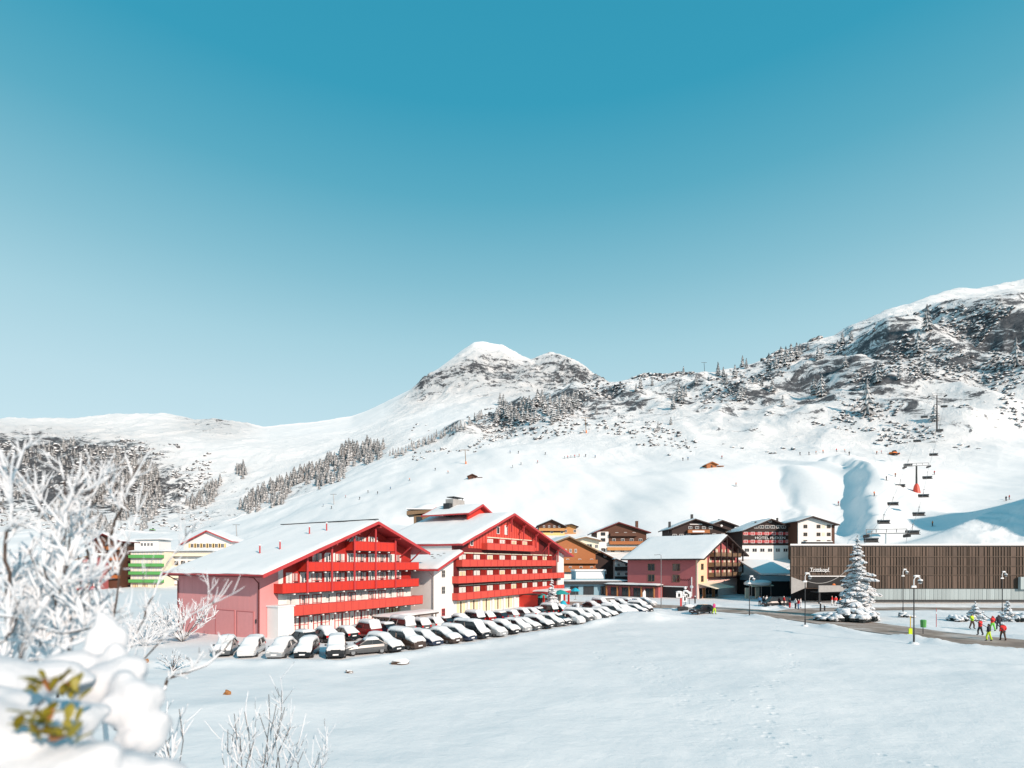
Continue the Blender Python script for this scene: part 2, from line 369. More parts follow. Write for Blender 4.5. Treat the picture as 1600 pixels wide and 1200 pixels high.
gY = []; gZ = []; gR = []; gK = []
n0 = ROWS[0]
for i in range(n0):
    t = i / n0
    gY.append(10.0 * (ringY[0] / 10.0) ** t); gZ.append(np.zeros(NC)); gR.append(np.zeros(NC)); gK.append(np.zeros(NC))
for k in range(len(RING) - 1):
    for i in range(ROWS[k + 1]):
        t = i / ROWS[k + 1]
        gY.append(ringY[k] * (1 - t) + ringY[k + 1] * t); gZ.append(ringZ[k] * (1 - t) + ringZ[k + 1] * t)
        gR.append(rgh[k] * (1 - t) + rgh[k + 1] * t); gK.append(rck[k] * (1 - t) + rck[k + 1] * t)
gY = np.array(gY); gZ = np.array(gZ); gR = np.array(gR); gK = np.array(gK)
def smooth_rows(a, n, w):
    k = np.hanning(2 * w + 3)[1:-1]; k /= k.sum()
    b = np.pad(a, ((w, w), (0, 0)), mode='edge')
    return sum(k[j] * b[j:j + a.shape[0]] for j in range(2 * w + 1))
_i0 = sum(ROWS[:10]); _z3 = smooth_rows(gZ, 0, 2); gZ = smooth_rows(gZ, 0, 9); gZ[_i0 + 20:] = _z3[_i0 + 20:]; gR = smooth_rows(gR, 0, 10); gK = smooth_rows(gK, 0, 10)
gX = UU[None, :] * gY

# level ground: snow berms along the car park and roads, a field with wind ripples, the camera's hill
PARK = [(-40, 46.2), (-22, 45.6), (-14.2, 45.4), (-5, 55.0), (3, 64.6), (11, 75.5), (20, 87.0), (25, 93.5)]
def seg_dist(X, Y, line):
    d = np.full(np.shape(X), 1e9)
    for (ax, ay), (bx, by) in zip(line[:-1], line[1:]):
        ex, ey = bx - ax, by - ay; t = np.clip(((X - ax) * ex + (Y - ay) * ey) / (ex * ex + ey * ey), 0, 1)
        d = np.minimum(d, np.hypot(X - ax - t * ex, Y - ay - t * ey))
    return d
ROAD_A = [(66, 38), (57, 48.5), (51.5, 57), (48, 68), (46.2, 80), (43.0, 92), (36, 101), (27, 107), (16, 112), (6, 118)]
ROAD_B = [(45.5, 90), (52, 97.5), (62, 100), (76, 101), (95, 99), (120, 96)]
def flat_height(X, Y):
    X = np.asarray(X, float); Y = np.asarray(Y, float)
    dr = np.minimum(seg_dist(X, Y, ROAD_A), seg_dist(X, Y, ROAD_B))
    calm = np.clip((dr - 5.0) / 5.0, 0, 1)
    field = fbm(X, Y, 9.0, 4, 0.5, 3) * 0.22 + fbm(X * 0.6, Y * 1.2, 3.0, 3, 0.5, 5) * 0.045
    h = 0.05 + field * (0.15 + 0.85 * calm)
    dp = seg_dist(X, Y, PARK)
    h = h + 0.42 * np.exp(-(dp / 1.3) ** 2) * (0.75 + 1.1 * fbm(X, Y, 4.0, 3, 0.5, 9))
    h = h + 1.0 * np.exp(-(((X - 20.5) / 4.5) ** 2 + ((Y - 83) / 5.0) ** 2)) * (0.9 + 1.2 * fbm(X, Y, 5, 3, 0.5, 31))   # heap at the end of the rows
    h = h + 0.42 * np.exp(-((dr - 6.2) / 0.9) ** 2) * (0.7 + 1.4 * fbm(X, Y, 5.0, 3, 0.55, 12))
    h = h + 0.45 * np.exp(-((X - 44) / 4.0) ** 2 - ((Y - 42 + (X - 44) * 0.75) / 1.0) ** 2)                              # drift edge on the right
    h = h + 0.22 * np.exp(-((Y - 34 - 0.15 * X) / 1.8) ** 2) * np.clip((-9 - X) / 6, 0, 1)
    # cars stand on packed snow
    return h
def mound(X, Y):
    X = np.asarray(X, float); Y = np.asarray(Y, float)
    D = np.hypot(X * 0.55, np.maximum(Y, 0))
    m = np.clip(6.6 - 0.40 * np.maximum(D - 1.0, 0), 0, 7)
    m = m * np.clip(1.0, 0, 1)
    return m + 0.75 * np.exp(-((X + 4.2) / 1.9) ** 2 - ((Y - 4.6) / 2.2) ** 2)
def near_height(X, Y):
    m = mound(X, Y)
    return np.maximum(m, 0) + flat_height(X, Y) * np.clip(1 - m / 8, 0, 1)

flat_w = np.zeros_like(gY); flat_w[:n0 + 12] = 1.0
for j in range(30): flat_w[n0 + 12 + j] = 1 - (j + 1) / 31
gZ = gZ + near_height(gX, gY) * flat_w
# relief of the mountains: gullies, steps and hummocks
far = np.clip((gY - 800) / 500, 0, 1)
nr = fbm(gX, gY, 75, 6, 0.52, 21, ridged=True) * 10.5 + fbm(gX * 1.0, gY * 0.5, 18, 3, 0.5, 40) * 2.5
terr = nr; 
fr = fbm(gX, gY * 0.8, 230, 7, 0.62, 55, ridged=True) * 34.0
gZ = gZ + gR * (nr * (1 - far) + fr * far)
soft = np.clip((gY - 150) / 80, 0, 1) * (1 - far)
gZ = gZ + soft * (fbm(gX, gY, 60, 3, 0.45, 71) * 5.0 + fbm(gX + gY * 0.3, gY * 0.35, 14, 3, 0.5, 77) * 1.2) * (1 - 0.6 * np.clip(gR, 0, 1))
# hollows and moguls on the runs at the lift
def dent(x0, Y0, sx, sy, h, rot=0.0):
    X0 = (x0 - 800) / F * Y0; c, s = math.cos(rot), math.sin(rot)
    dx = gX - X0; dy = gY - Y0; a = dx * c + dy * s; b = -dx * s + dy * c
    return h * np.exp(-(a / sx) ** 2 - (b / sy) ** 2)
gZ = gZ + dent(1290, 232, 13, 26, 8.0, 0.15) + dent(1120, 215, 26, 20, 7.5) - dent(1232, 214, 7, 34, 6.0, -0.3) + dent(1040, 232, 20, 22, 4.0) - dent(1345, 225, 6, 30, 4.0, 0.25)
gZ = gZ + dent(720, 470, 12, 40, 12, 0.4) + dent(660, 262, 8, 6, 3.0) - dent(640, 255, 6, 9, 3.0, .5) + dent(1580, 560, 60, 30, 14, .5) + dent(1440, 500, 30, 26, 16, 0.5)
gZ = gZ + dent(1400, 395, 22, 16, 11, .2) + dent(1270, 372, 24, 14, 9, .3) + dent(1530, 330, 30, 12, 8, .5) + dent(1180, 470, 24, 16, 8, .2) + dent(1040, 520, 26, 16, 9, .2)
for (x0, Y0, sx_, sy_, hh, ro) in ((1105, 520, 13, 60, 13, .25), (1185, 500, 14, 60, 13, .3), (1262, 470, 13, 50, 13, .2), (1330, 450, 15, 60, 16, .2), (1405, 480, 16, 70, 18, .25), (1478, 460, 17, 70, 20, .2), (1555, 500, 20, 80, 24, .3), (1620, 450, 18, 80, 20, .2), (1354, 224, 7.0, 36, 10.0, .12), (1252, 208, 6, 22, 7.0, -.2), (820, 500, 16, 60, 14, .3), (905, 540, 16, 60, 13, .2), (985, 520, 14, 50, 11, .3), (1440, 345, 14, 30, 8, .4), (1530, 360, 16, 34, 9, .4)):
    gZ = gZ + dent(x0, Y0, sx_, sy_, hh, ro)
GX = np.interp(gY, [170, 190, 205, 225, 240, 252, 262], [(q - 800) / F * w for q, w in ((1352, 170), (1350, 190), (1349, 205), (1345, 225), (1336, 240), (1318, 252), (1280, 262))])
win_ = np.clip((gY - 172) / 14, 0, 1) * np.clip((268 - gY) / 12, 0, 1)
dxg = gX - GX - fbm(gX, gY, 9, 3, .5, 17) * 3.5
gZ = gZ + win_ * 11.0 / (1 + np.exp(-dxg / 1.9)) * np.exp(-np.clip(dxg, 0, None) / 26.0)
GX2 = np.interp(gY, [175, 195, 215, 235, 255], [(q - 800) / F * w for q, w in ((1222, 175), (1240, 195), (1246, 215), (1225, 235), (1215, 255))])
dx2 = -(gX - GX2) - fbm(gX, gY, 9, 3, .5, 18) * 3.5; win2 = np.clip((gY - 176) / 12, 0, 1) * np.clip((258 - gY) / 14, 0, 1)
dx3 = gX - GX2 - fbm(gX, gY, 8, 3, .5, 19) * 3.0
gZ = gZ - win2 * 1.3 * np.exp(-(dx3 / 3.2) ** 2)
mog = np.clip((gX - (1470 - 800) / F * gY) / 8, 0, 1) * np.clip((gY - 140) / 10, 0, 1) * np.clip((172 - gY) / 8, 0, 1)
gZ = gZ + mog * fbm(gX * 1.0 + gY * .7, gY * .55 - gX * .25, 4.5, 3, .5, 63, ridged=True) * 0.9
gRowpx = HOR + (CAMH - gZ) / gY * F                      # sight-line row of every terrain vertex

def terrain_z(X, Y):
    """height of the terrain at a point"""
    u = X / Y * F + 800; ci = (u - UX[0]) / (UX[1] - UX[0]); c0 = int(min(max(ci, 0), NC - 2)); t = min(max(ci - c0, 0), 1)
    za = np.interp(Y, gY[:, c0], gZ[:, c0]); zb = np.interp(Y, gY[:, c0 + 1], gZ[:, c0 + 1])
    return float(za * (1 - t) + zb * t)
def hit(x, y):
    """first terrain point along a sight line"""
    ci = int(round((x - UX[0]) / (UX[1] - UX[0]))); ci = min(max(ci, 0), NC - 1)
    col = gRowpx[n0 - 10:, ci]; y = max(y, col.min() + .5); k = np.argmax(col <= y)
    k += n0 - 10; Y = gY[k, ci]; X = (x - 800) / F * Y
    return Vector((X, Y, terrain_z(X, Y))), gK[k, ci]

nr_, nc_ = gY.shape
idx = np.arange(nr_ * nc_).reshape(nr_, nc_)
quads = np.stack([idx[:-1, :-1], idx[:-1, 1:], idx[1:, 1:], idx[1:, :-1]], -1).reshape(-1, 4)
tv = np.stack([gX, gY, gZ], -1).reshape(-1, 3)

# snow over rock and dwarf scrub
m, nt, p = _nodes('terrain'); N = nt.nodes; L = nt.links
tc = N.new('ShaderNodeTexCoord'); at = N.new('ShaderNodeAttribute'); at.attribute_name = 'rock'; fa = N.new('ShaderNodeAttribute'); fa.attribute_name = 'far'
ge = N.new('ShaderNodeNewGeometry'); sx = N.new('ShaderNodeSeparateXYZ'); L.new(ge.outputs['Normal'], sx.inputs[0])
def nz(scale, det=8, ro=0.7, dist=0.0, vec=None):
    q = N.new('ShaderNodeTexNoise'); q.inputs['Scale'].default_value = scale; q.inputs['Detail'].default_value = det; q.inputs['Roughness'].default_value = ro; q.inputs['Distortion'].default_value = dist
    L.new(vec or tc.outputs['Object'], q.inputs[0]); return q
def mth(op, a, b=None, c=None):
    q = N.new('ShaderNodeMath'); q.operation = op
    for i, s in enumerate((a, b, c)):
        if s is None: continue
        if isinstance(s, (int, float)): q.inputs[i].default_value = s
        else: L.new(s, q.inputs[i])
    return q.outputs[0]
mp = N.new('ShaderNodeMapping'); mp.inputs['Scale'].default_value = (1, 0.7, 1.5); L.new(tc.outputs['Object'], mp.inputs[0])
na = nz(0.05, 11, 0.80, 0.7, mp.outputs[0]); nb = nz(0.024, 12, 0.84, 0.4, mp.outputs[0])
nmix = N.new('ShaderNodeMix'); L.new(fa.outputs['Fac'], nmix.inputs[0]); L.new(na.outputs[0], nmix.inputs[2]); L.new(nb.outputs[0], nmix.inputs[3])
steep = mth('SUBTRACT', 1.0, sx.outputs[2])
v = mth('MULTIPLY', mth('SUBTRACT', nmix.outputs[0], .5), mth('MULTIPLY_ADD', fa.outputs['Fac'], 1.2, 2.6))
v = mth('MULTIPLY_ADD', at.outputs['Fac'], 1.15, v)
v = mth('MULTIPLY_ADD', steep, 0.55, v)
mr = N.new('ShaderNodeMapRange'); mr.interpolation_type = 'SMOOTHSTEP'; mr.inputs[1].default_value = 0.74; mr.inputs[2].default_value = 0.90; L.new(v, mr.inputs[0])
gate = N.new('ShaderNodeMapRange'); gate.inputs[1].default_value = 0.03; gate.inputs[2].default_value = 0.12; L.new(at.outputs['Fac'], gate.inputs[0])
fac = mth('MULTIPLY', mr.outputs[0], gate.outputs[0])
rc = N.new('ShaderNodeValToRGB'); rc.color_ramp.elements[0].color = (0.042, 0.047, 0.058, 1); rc.color_ramp.elements[1].color = (0.19, 0.192, 0.20, 1)
rc.color_ramp.elements[0].position = 0.35; rc.color_ramp.elements[1].position = 0.7
nrock = nz(0.25, 6, 0.75); L.new(nrock.outputs[0], rc.inputs[0])
sn = N.new('ShaderNodeValToRGB'); sn.color_ramp.elements[0].color = (0.76, 0.775, 0.79, 1); sn.color_ramp.elements[1].color = (0.85, 0.855, 0.86, 1)
nsn = nz(0.6, 6, 0.6); L.new(nsn.outputs[0], sn.inputs[0])
cm = N.new('ShaderNodeMix'); cm.data_type = 'RGBA'; L.new(fac, cm.inputs[0]); L.new(sn.outputs[0], cm.inputs[6]); L.new(rc.outputs[0], cm.inputs[7])
L.new(cm.outputs[2], p.inputs['Base Color']); p.inputs['Roughness'].default_value = 0.8; p.inputs['Specular IOR Level'].default_value = 0.15
mp2 = N.new('ShaderNodeMapping'); mp2.inputs['Scale'].default_value = (0.8, 1.0, 1); mp2.inputs['Rotation'].default_value = (0, 0, 0.35); L.new(tc.outputs['Object'], mp2.inputs[0])
fine = nz(1.1, 7, 0.62, 0.3, mp2.outputs[0]); hgt = mth('MULTIPLY_ADD', nmix.outputs[0], mth('MULTIPLY', at.outputs['Fac'], mth('MULTIPLY_ADD', fa.outputs['Fac'], 70.0, 16.0)), mth('MULTIPLY', fine.outputs[0], 0.16))
# two trodden trails across the field: small dents along a line
sp = N.new('ShaderNodeSeparateXYZ'); L.new(tc.outputs['Object'], sp.inputs[0])
wob = nz(0.05, 2, 0.5)
def trail(k, c0, w):
    d = mth('SUBTRACT', sp.outputs[0], mth('MULTIPLY_ADD', sp.outputs[1], k, mth('MULTIPLY_ADD', wob.outputs[0], 14.0, c0 - 7.0)))
    q = N.new('ShaderNodeMapRange'); q.interpolation_type = 'SMOOTHSTEP'; q.inputs[1].default_value = w; q.inputs[2].default_value = 0.2; L.new(mth('ABSOLUTE', d), q.inputs[0]); return q.outputs[0]
vo = N.new('ShaderNodeTexVoronoi'); vo.inputs['Scale'].default_value = 1.5; L.new(tc.outputs['Object'], vo.inputs['Vector'])
dt = N.new('ShaderNodeMapRange'); dt.inputs[1].default_value = 0.12; dt.inputs[2].default_value = 0.34; L.new(vo.outputs['Distance'], dt.inputs[0])
tm_ = mth('MAXIMUM', mth('MAXIMUM', trail(0.46, 1.0, 1.3), trail(-.35, 26.0, .9)), mth('MULTIPLY', trail(.1, 8.0, 3.0), .5))
near_ = N.new('ShaderNodeMapRange'); near_.inputs[1].default_value = 95; near_.inputs[2].default_value = 85; L.new(sp.outputs[1], near_.inputs[0])
hgt = mth('MULTIPLY_ADD', mth('MULTIPLY', mth('MULTIPLY', tm_, near_.outputs[0]), dt.outputs[0]), 0.09, mth('SUBTRACT', hgt, mth('MULTIPLY', mth('MULTIPLY', tm_, near_.outputs[0]), 0.09)))
bp = N.new('ShaderNodeBump'); bp.inputs['Strength'].default_value = 0.8; bp.inputs['Distance'].default_value = 0.5; L.new(hgt, bp.inputs['Height']); L.new(bp.outputs[0], p.inputs['Normal'])

me = np_mesh('terrain', tv, quads, ['terrain'])
for nm, a in (('rock', gK), ('far', far)):
    q = me.attributes.new(nm, 'FLOAT', 'POINT'); q.data.foreach_set('value', a.astype(np.float32).ravel())
tag(link('terrain', me), 'snow-covered valley floor, ski slopes and rocky mountains behind the village', None, kind='structure')
# the hill the photographer stands on
ax_, ay_ = np.meshgrid(np.linspace(-45, 45, 150), np.linspace(-25, 10.4, 90))
az_ = near_height(ax_, ay_) - 0.03; ii = np.arange(ax_.size).reshape(ax_.shape)
fq = np.stack([ii[:-1, :-1], ii[:-1, 1:], ii[1:, 1:], ii[1:, :-1]], -1).reshape(-1, 4)
tag(link('ground', np_mesh('ground', np.stack([ax_, ay_, az_], -1).reshape(-1, 3), fq, ['snow'])), 'snowy bank in front of the camera', None, kind='structure')

# unseen rise right of the hall, added to throw shade on the knoll
hx, hy = np.meshgrid(np.linspace(150, 290, 90), np.linspace(10, 180, 100))
hz_ = 88 * np.exp(-((hx - 222) / 30) ** 2 - ((hy - 82) / 34) ** 2) + fbm(hx, hy, 30, 5, .5, 91) * 9 * np.exp(-((hx - 222) / 40) ** 2 - ((hy - 82) / 46) ** 2) - 1.2
ii = np.arange(hx.size).reshape(hx.shape)
tag(link('shadow_hill', np_mesh('shadow_hill', np.stack([hx, hy, hz_], -1).reshape(-1, 3), np.stack([ii[:-1, :-1], ii[:-1, 1:], ii[1:, 1:], ii[1:, :-1]], -1).reshape(-1, 4), ['terrain'])), 'unseen snowy rise added beyond the hall to shade the knoll', None, kind='structure')

# ------------------------------------------------------------------ roads (worn brown snow over asphalt)
def road_strip(name, line, half, lift, mat, label):
    P = []
    for (a, b) in zip(line[:-1], line[1:]):
        n = max(2, int(math.dist(a, b) / 1.2))
        P += [(a[0] + (b[0] - a[0]) * i / n, a[1] + (b[1] - a[1]) * i / n) for i in range(n)]
    P.append(line[-1]); P = np.array(P); 
    for _ in range(6): P[1:-1] = (P[:-2] + 2 * P[1:-1] + P[2:]) / 4
    d = np.gradient(P, axis=0); d /= np.linalg.norm(d, axis=1)[:, None]; nrm = np.stack([-d[:, 1], d[:, 0]], 1)
    K = 9; vv = []
    for i in range(len(P)):
        w = half(i / len(P)) if callable(half) else half
        for k in range(K):
            s = (k / (K - 1) * 2 - 1) * w * (1 + (0.10 * float(fbm(i * 0.4, k * 3.0, 3, 3, 0.5, 8)) if k in (0, K - 1) else 0))
            x, y = P[i] + nrm[i] * s; vv.append((x, y, terrain_z(x, y) + lift))
    ii = np.arange(len(vv)).reshape(len(P), K)
    fq = np.stack([ii[:-1, :-1], ii[1:, :-1], ii[1:, 1:], ii[:-1, 1:]], -1).reshape(-1, 4)
    return tag(link(name, np_mesh(name, np.array(vv), fq, [mat])), label, None, kind='structure')
m, nt, p = _nodes('road_surface'); N = nt.nodes; L = nt.links
tc = N.new('ShaderNodeTexCoord'); n1 = N.new('ShaderNodeTexNoise'); n1.inputs['Scale'].default_value = 0.22; n1.inputs['Detail'].default_value = 7; n1.inputs['Roughness'].default_value = 0.65
L.new(tc.outputs['Object'], n1.inputs[0]); cr = N.new('ShaderNodeValToRGB')
for e, (ps, c) in zip(list(cr.color_ramp.elements) + [cr.color_ramp.elements.new(0.55)], ((0.36, (0.21, 0.16, 0.13, 1)), (0.72, (0.62, 0.57, 0.53, 1)), (0.5, (0.34, 0.265, 0.22, 1)))): e.position = ps; e.color = c
L.new(n1.outputs[0], cr.inputs[0]); L.new(cr.outputs[0], p.inputs['Base Color']); p.inputs['Roughness'].default_value = 0.8
road_strip('road', ROAD_A, lambda t: 4.6 if t < .65 else 4.6 - 1.2 * (t - .65), 0.07, 'road_surface', 'brown slushy village road curving past the hall')
road_strip('side_road', ROAD_B, 3.0, 0.06, 'road_surface', 'brown slushy road running along the front of the hall')
# ================================================================== BUILDINGS
_wc = {}
def window_mesh(w, h, nx, ny, frame, fw=0.09, depth=0.07):
    key = (round(w, 2), round(h, 2), nx, ny, frame)
    if key not in _wc:
        b = MB()
        b.box(-w/2, -w/2 + fw, -depth, 0.0, 0, h); b.box(w/2 - fw, w/2, -depth, 0.0, 0, h)
        b.box(-w/2 + fw, w/2 - fw, -depth, 0.0, 0, fw); b.box(-w/2 + fw, w/2 - fw, -depth, 0.0, h - fw, h)
        for i in range(1, nx): x = -w/2 + w * i / nx; b.box(x - .035, x + .035, -depth + .01, -0.02, fw, h - fw)
        for i in range(1, ny): z = h * i / ny; b.box(-w/2 + fw, w/2 - fw, -depth + .015, -0.025, z - .03, z + .03)
        g = MB().box(-w/2 + fw, w/2 - fw, -0.018, -0.004, fw, h - fw)
        k = MB().box(-w/2 + fw, -w/2 + fw + (w - 2*fw) * .43, -0.022, -0.02, fw, h - fw); k.box(w/2 - fw - (w - 2*fw) * .43, w/2 - fw, -0.022, -0.02, fw, h - fw)
        _wc[key] = (b.mesh('window', frame), g.mesh('pane', 'glass'), k.mesh('curtain', 'curtain'), k.mesh('curtain', 'yellow_curtain'))
    return _wc[key]

def window(parent, x, y, z, w, h, nx=2, ny=2, frame='white_paint', side='f', curtain=0, name='window'):
    ms = window_mesh(w, h, nx, ny, frame)
    o = link(name, ms[0], parent, (x, y, z), {'f': 0, 'l': R(-90), 'r': R(90)}[side])
    link('pane', ms[1], o)
    if curtain: link('curtain', ms[2 if curtain == 1 else 3], o)
    return o

def snow_slab(mb, p0, p1, y0, y1, th, rg, na=14, nb=20, ledge=0.12, wob=0.35):
    """snow blanket on a roof plane from p0 (x,z) to p1 (x,z), between y0 and y1"""
    vs_ = []; sd = rg.randint(0, 999)
    for i in range(na + 1):
        for j in range(nb + 1):
            a = i / na; b = j / nb
            x = p0[0] + (p1[0] - p0[0]) * a; z = p0[1] + (p1[1] - p0[1]) * a; y = y0 + (y1 - y0) * b
            e = min(min(b, 1 - b) * abs(y1 - y0), min(a, 1 - a) * math.dist(p0, p1)) if False else min(min(b, 1 - b) * abs(y1 - y0), a * math.dist(p0, p1))
            r = min(1.0, e / 0.45); r = math.sqrt(max(0, 1 - (1 - r) ** 2))
            t = th * (0.28 + 0.72 * r) * (1 + wob * float(vnoise(x * .45 + sd, y * .45, 3)))
            jx = 0.30 * float(vnoise(y * 0.8 + sd, 5.0, 4)) if i == 0 else 0
            jy = 0.22 * float(vnoise(x * 0.8 + sd, 9.0, 5)) if j in (0, nb) else 0
            vs_.append((x + jx * (1 if p1[0] > p0[0] else -1), y + jy, z + t))
    n = nb + 1; fs = []
    up = p1[0] > p0[0]
    for i in range(na):
        for j in range(nb):
            q = (i * n + j, (i + 1) * n + j, (i + 1) * n + j + 1, i * n + j + 1); fs.append(q if up else q[::-1])
    mb.add(vs_, fs)
    # skirt down to the boards
    ring = [j for j in range(n)] + [i * n + nb for i in range(1, na + 1)] + [na * n + j for j in range(nb - 1, -1, -1)] + [i * n for i in range(na - 1, 0, -1)]
    low = []
    for k in ring:
        i, j = divmod(k, n); a = i / na
        low.append((p0[0] + (p1[0] - p0[0]) * a, y0 + (y1 - y0) * j / nb, p0[1] + (p1[1] - p0[1]) * a + 0.003))
    top = [vs_[k] for k in ring]; L_ = len(ring)
    mb.add(top + low, [((k, (k + 1) % L_, L_ + (k + 1) % L_, L_ + k)[::1 if up else -1]) for k in range(L_)])

def gable_roof(parent, prof, y0, y1, th=0.22, board='roof_board', snow=0.32, verge=None, name='roof', inset=0.10, rg=rnd, na=14, nb=20):
    """prof: (x,z) eave, ridge, eave on the upper side of the boards"""
    b = MB(); (xa, za), (xr, zr), (xb, zb) = prof
    b.prism([(xa, y0, za - th), (xr, y0, zr - th), (xb, y0, zb - th), (xb, y0, zb), (xr, y0, zr), (xa, y0, za)], (0, y1 - y0, 0))
    o = b.build(name, board, parent)
    if verge:
        for yy in (y0 - 0.07, y1 + 0.01):
            MB().prism([(xa, yy, za - .34), (xr, yy, zr - .34), (xr, yy, zr + .06), (xa, yy, za + .06)], (0, 0.06, 0)).build('bargeboard', verge, o)
            MB().prism([(xr + .002, yy, zr - .34), (xb, yy, zb - .34), (xb, yy, zb + .06), (xr + .002, yy, zr + .06)], (0, 0.06, 0)).build('bargeboard', verge, o)
    if snow:
        s = MB(); 
        snow_slab(s, (xa + inset, za + inset * (zr - za) / (xr - xa)), (xr, zr), y0 + inset, y1 - inset, snow, rg, na, nb)
        snow_slab(s, (xb - inset, zb + inset * (zr - zb) / (xb - xr)), (xr, zr), y0 + inset, y1 - inset, snow, rg, na, nb)
        s.build('snow_cover', 'roof_snow', o, smooth=True)
    return o

def gable_walls(parent, T, L_, prof, th=0.23, front=None, side=None, back=None, z0=-1.5, x0=0.0):
    """front gable wall, two sides and a back as wall parts"""
    (xa, za), (xr, zr), (xb, zb) = prof
    def zt(x): return (za + (zr - za) * (x - xa) / (xr - xa) if x <= xr else zr + (zb - zr) * (x - xr) / (xb - xr)) - th
    out = []
    for (yy, e, mt) in ((0, 0.3, front), (L_, -0.3, back or front)):
        out.append(MB().prism([(x0, yy, z0), (T, yy, z0), (T, yy, zt(T)), (xr, yy, zr - th), (x0, yy, zt(x0))][::1], (0, e, 0)).build('wall', mt, parent))
    s = side or front
    out.append(MB().box(x0 + .003, x0 + 0.3, 0.302, L_ - 0.302, z0, zt(x0 + .003)).build('wall', s, parent))
    out.append(MB().box(T - 0.3, T - .003, 0.302, L_ - 0.302, z0, zt(T - .003)).build('wall', s, parent))
    return zt

def balcony(parent, x0, x1, z, depth, h, mat, slab=None, ends=True, cap=None, name='balcony', y0=0.0, gap=None):
    b = MB()
    b.box(x0, x1, y0 - depth, y0 - 0.005, z - 0.18, z - 0.002, 0)
    yy = y0 - depth
    if gap:                                     # upright boards with gaps
        x = x0
        while x < x1 - .01:
            b.box(x, min(x + gap, x1), yy - .04, yy - .003, z + 0.06, z + h - .06, 1); x += gap * 1.35
    else:
        b.box(x0 - .02, x1 + .02, yy - .06, yy - .003, z - 0.10, z + h, 1)
    b.box(x0 - .04, x1 + .04, yy - .09, yy + .05, z + h + .002, z + h + .07, 2)
    if ends:
        for xe in (x0, x1): b.box(xe - .03, xe + .03, yy, y0 - .01, z - .1, z + h - .004, 1)
    return b.build(name, [slab or 'dark_wood', mat, cap or mat], parent)

def yaw(u): return math.atan2(u[1], u[0])

# ------------------------------------------------------------------ red hotel annex (long low roof, pink side wall)
U1 = (0.508, 0.862)
h1 = thing('hotel_annex', 'red balconied hotel wing with pink side wall and long snowy roof beside the car park', 'hotel', (-27.9, 60.2, 0.0), yaw(U1))
T1, L1 = 25.0, 16.4
prof1 = [(-1.5, 7.25), (15.5, 14.0), (26.2, 10.05)]
gable_roof(h1, prof1, -2.7, L1 + 1.0, 0.24, 'trim_red', 0.30, 'trim_red', na=24, nb=28)
zt1 = lambda x: (7.25 + (14.0 - 7.25) * (x + 1.5) / 17.0 if x <= 15.5 else 14.0 - 3.95 * (x - 15.5) / 10.7) - .25
b = MB()
b.prism([(0, 0, -1.5), (2.3, 0, -1.5), (2.3, 0, zt1(2.3)), (0, 0, zt1(0))], (0, .3, 0)).build('wall', 'pink_plaster', h1)
MB().prism([(2.3, -.06, -1.5), (2.9, -.06, -1.5), (2.9, -.06, zt1(2.9)), (2.3, -.06, zt1(2.3))], (0, .4, 0)).build('wall', 'white_plaster', h1)
MB().prism([(2.9, 0, -1.5), (T1, 0, -1.5), (T1, 0, 5.2), (2.9, 0, 5.2)], (0, .3, 0)).build('wall', 'white_plaster', h1)
MB().prism([(2.9, 0, 5.202), (T1, 0, 5.202), (T1, 0, zt1(T1)), (15.5, 0, zt1(15.5)), (2.9, 0, zt1(2.9))], (0, .3, 0)).build('wall', 'red_wood', h1)
MB().box(0.002, .3, .302, L1, -1.5, zt1(0)).build('wall', 'pink_plaster', h1)
MB().box(T1 - .3, T1, .302, L1, -1.5, zt1(T1)).build('wall', 'pink_plaster', h1)
MB().prism([(0.31, L1, -1.5), (T1 - .31, L1, -1.5), (T1 - .31, L1, zt1(T1) - .05), (15.5, L1, 13.7), (0.31, L1, zt1(0))], (0, -.3, 0)).build('wall', 'pink_plaster', h1)
MB().box(.85, 2.88, -2.0, -.07, -1.5, 3.62).build('stair_block', 'white_plaster', h1)
MB().box(.75, 2.98, -2.1, .0, 3.63, 3.78).build('stair_block_cap', 'snow', h1)
# side wall: garage doors, rain pipes, sheet joints
for y0, y1 in ((1.0, 4.2), (4.5, 8.4)):
    g = MB(); g.box(-.05, -.004, y0, y1, 0.1, 3.1); d = g.build('garage_door', 'pink_door', h1)
    e = MB(); e.box(-.075, -.052, y0 + .06, y0 + .12, .1, 3.1); e.box(-.075, -.052, y1 - .12, y1 - .06, .1, 3.1); e.box(-.075, -.052, y0 + .12, y1 - .12, 3.0, 3.07); e.build('frame', 'rose_plaster', d)
MB().box(-.09, -.055, .55, .72, 1.8, 2.25).build('meter_box', 'dark_metal', h1)
for yy in np.arange(1.9, L1, 1.9): MB().box(-.012, -.003, yy - .012, yy + .012, 3.25, zt1(0) - .1).build('joint_strip', 'pink_door', h1)
MB().tube([(-.12, .08, -.3), (-.12, .08, 6.3), (-.7, .06, 6.9), (-1.35, 0, 7.0)], .07).build('rain_pipe', 'deep_red', h1)
MB().tube([(-.12, L1 - .1, -.3), (-.12, L1 - .1, 6.3), (-1.35, L1 - .1, 7.0)], .07).build('rain_pipe', 'deep_red', h1)
MB().tube([(-1.6, -2.6, 7.05), (-1.6, L1 + .9, 7.05)], .09).build('gutter', 'deep_red', h1)
for x, y in ((4.0, 5.8), (5.2, 3.6), (10.6, 4.9), (11.8, 3.0)):
    z = zt1(x) + .2; v = MB().tube([(x, y, z), (x, y, z + 1.25)], .09, 8).build('vent_pipe', 'trim_red', h1); MB().blob((x, y, z + 1.36), (.17, .17, .08)).build('snow_cap', 'snow', v)
MB().box(15.36, 15.64, -2.6, L1 + .9, 14.28, 14.40).build('ridge_cap', 'dark_metal', h1)
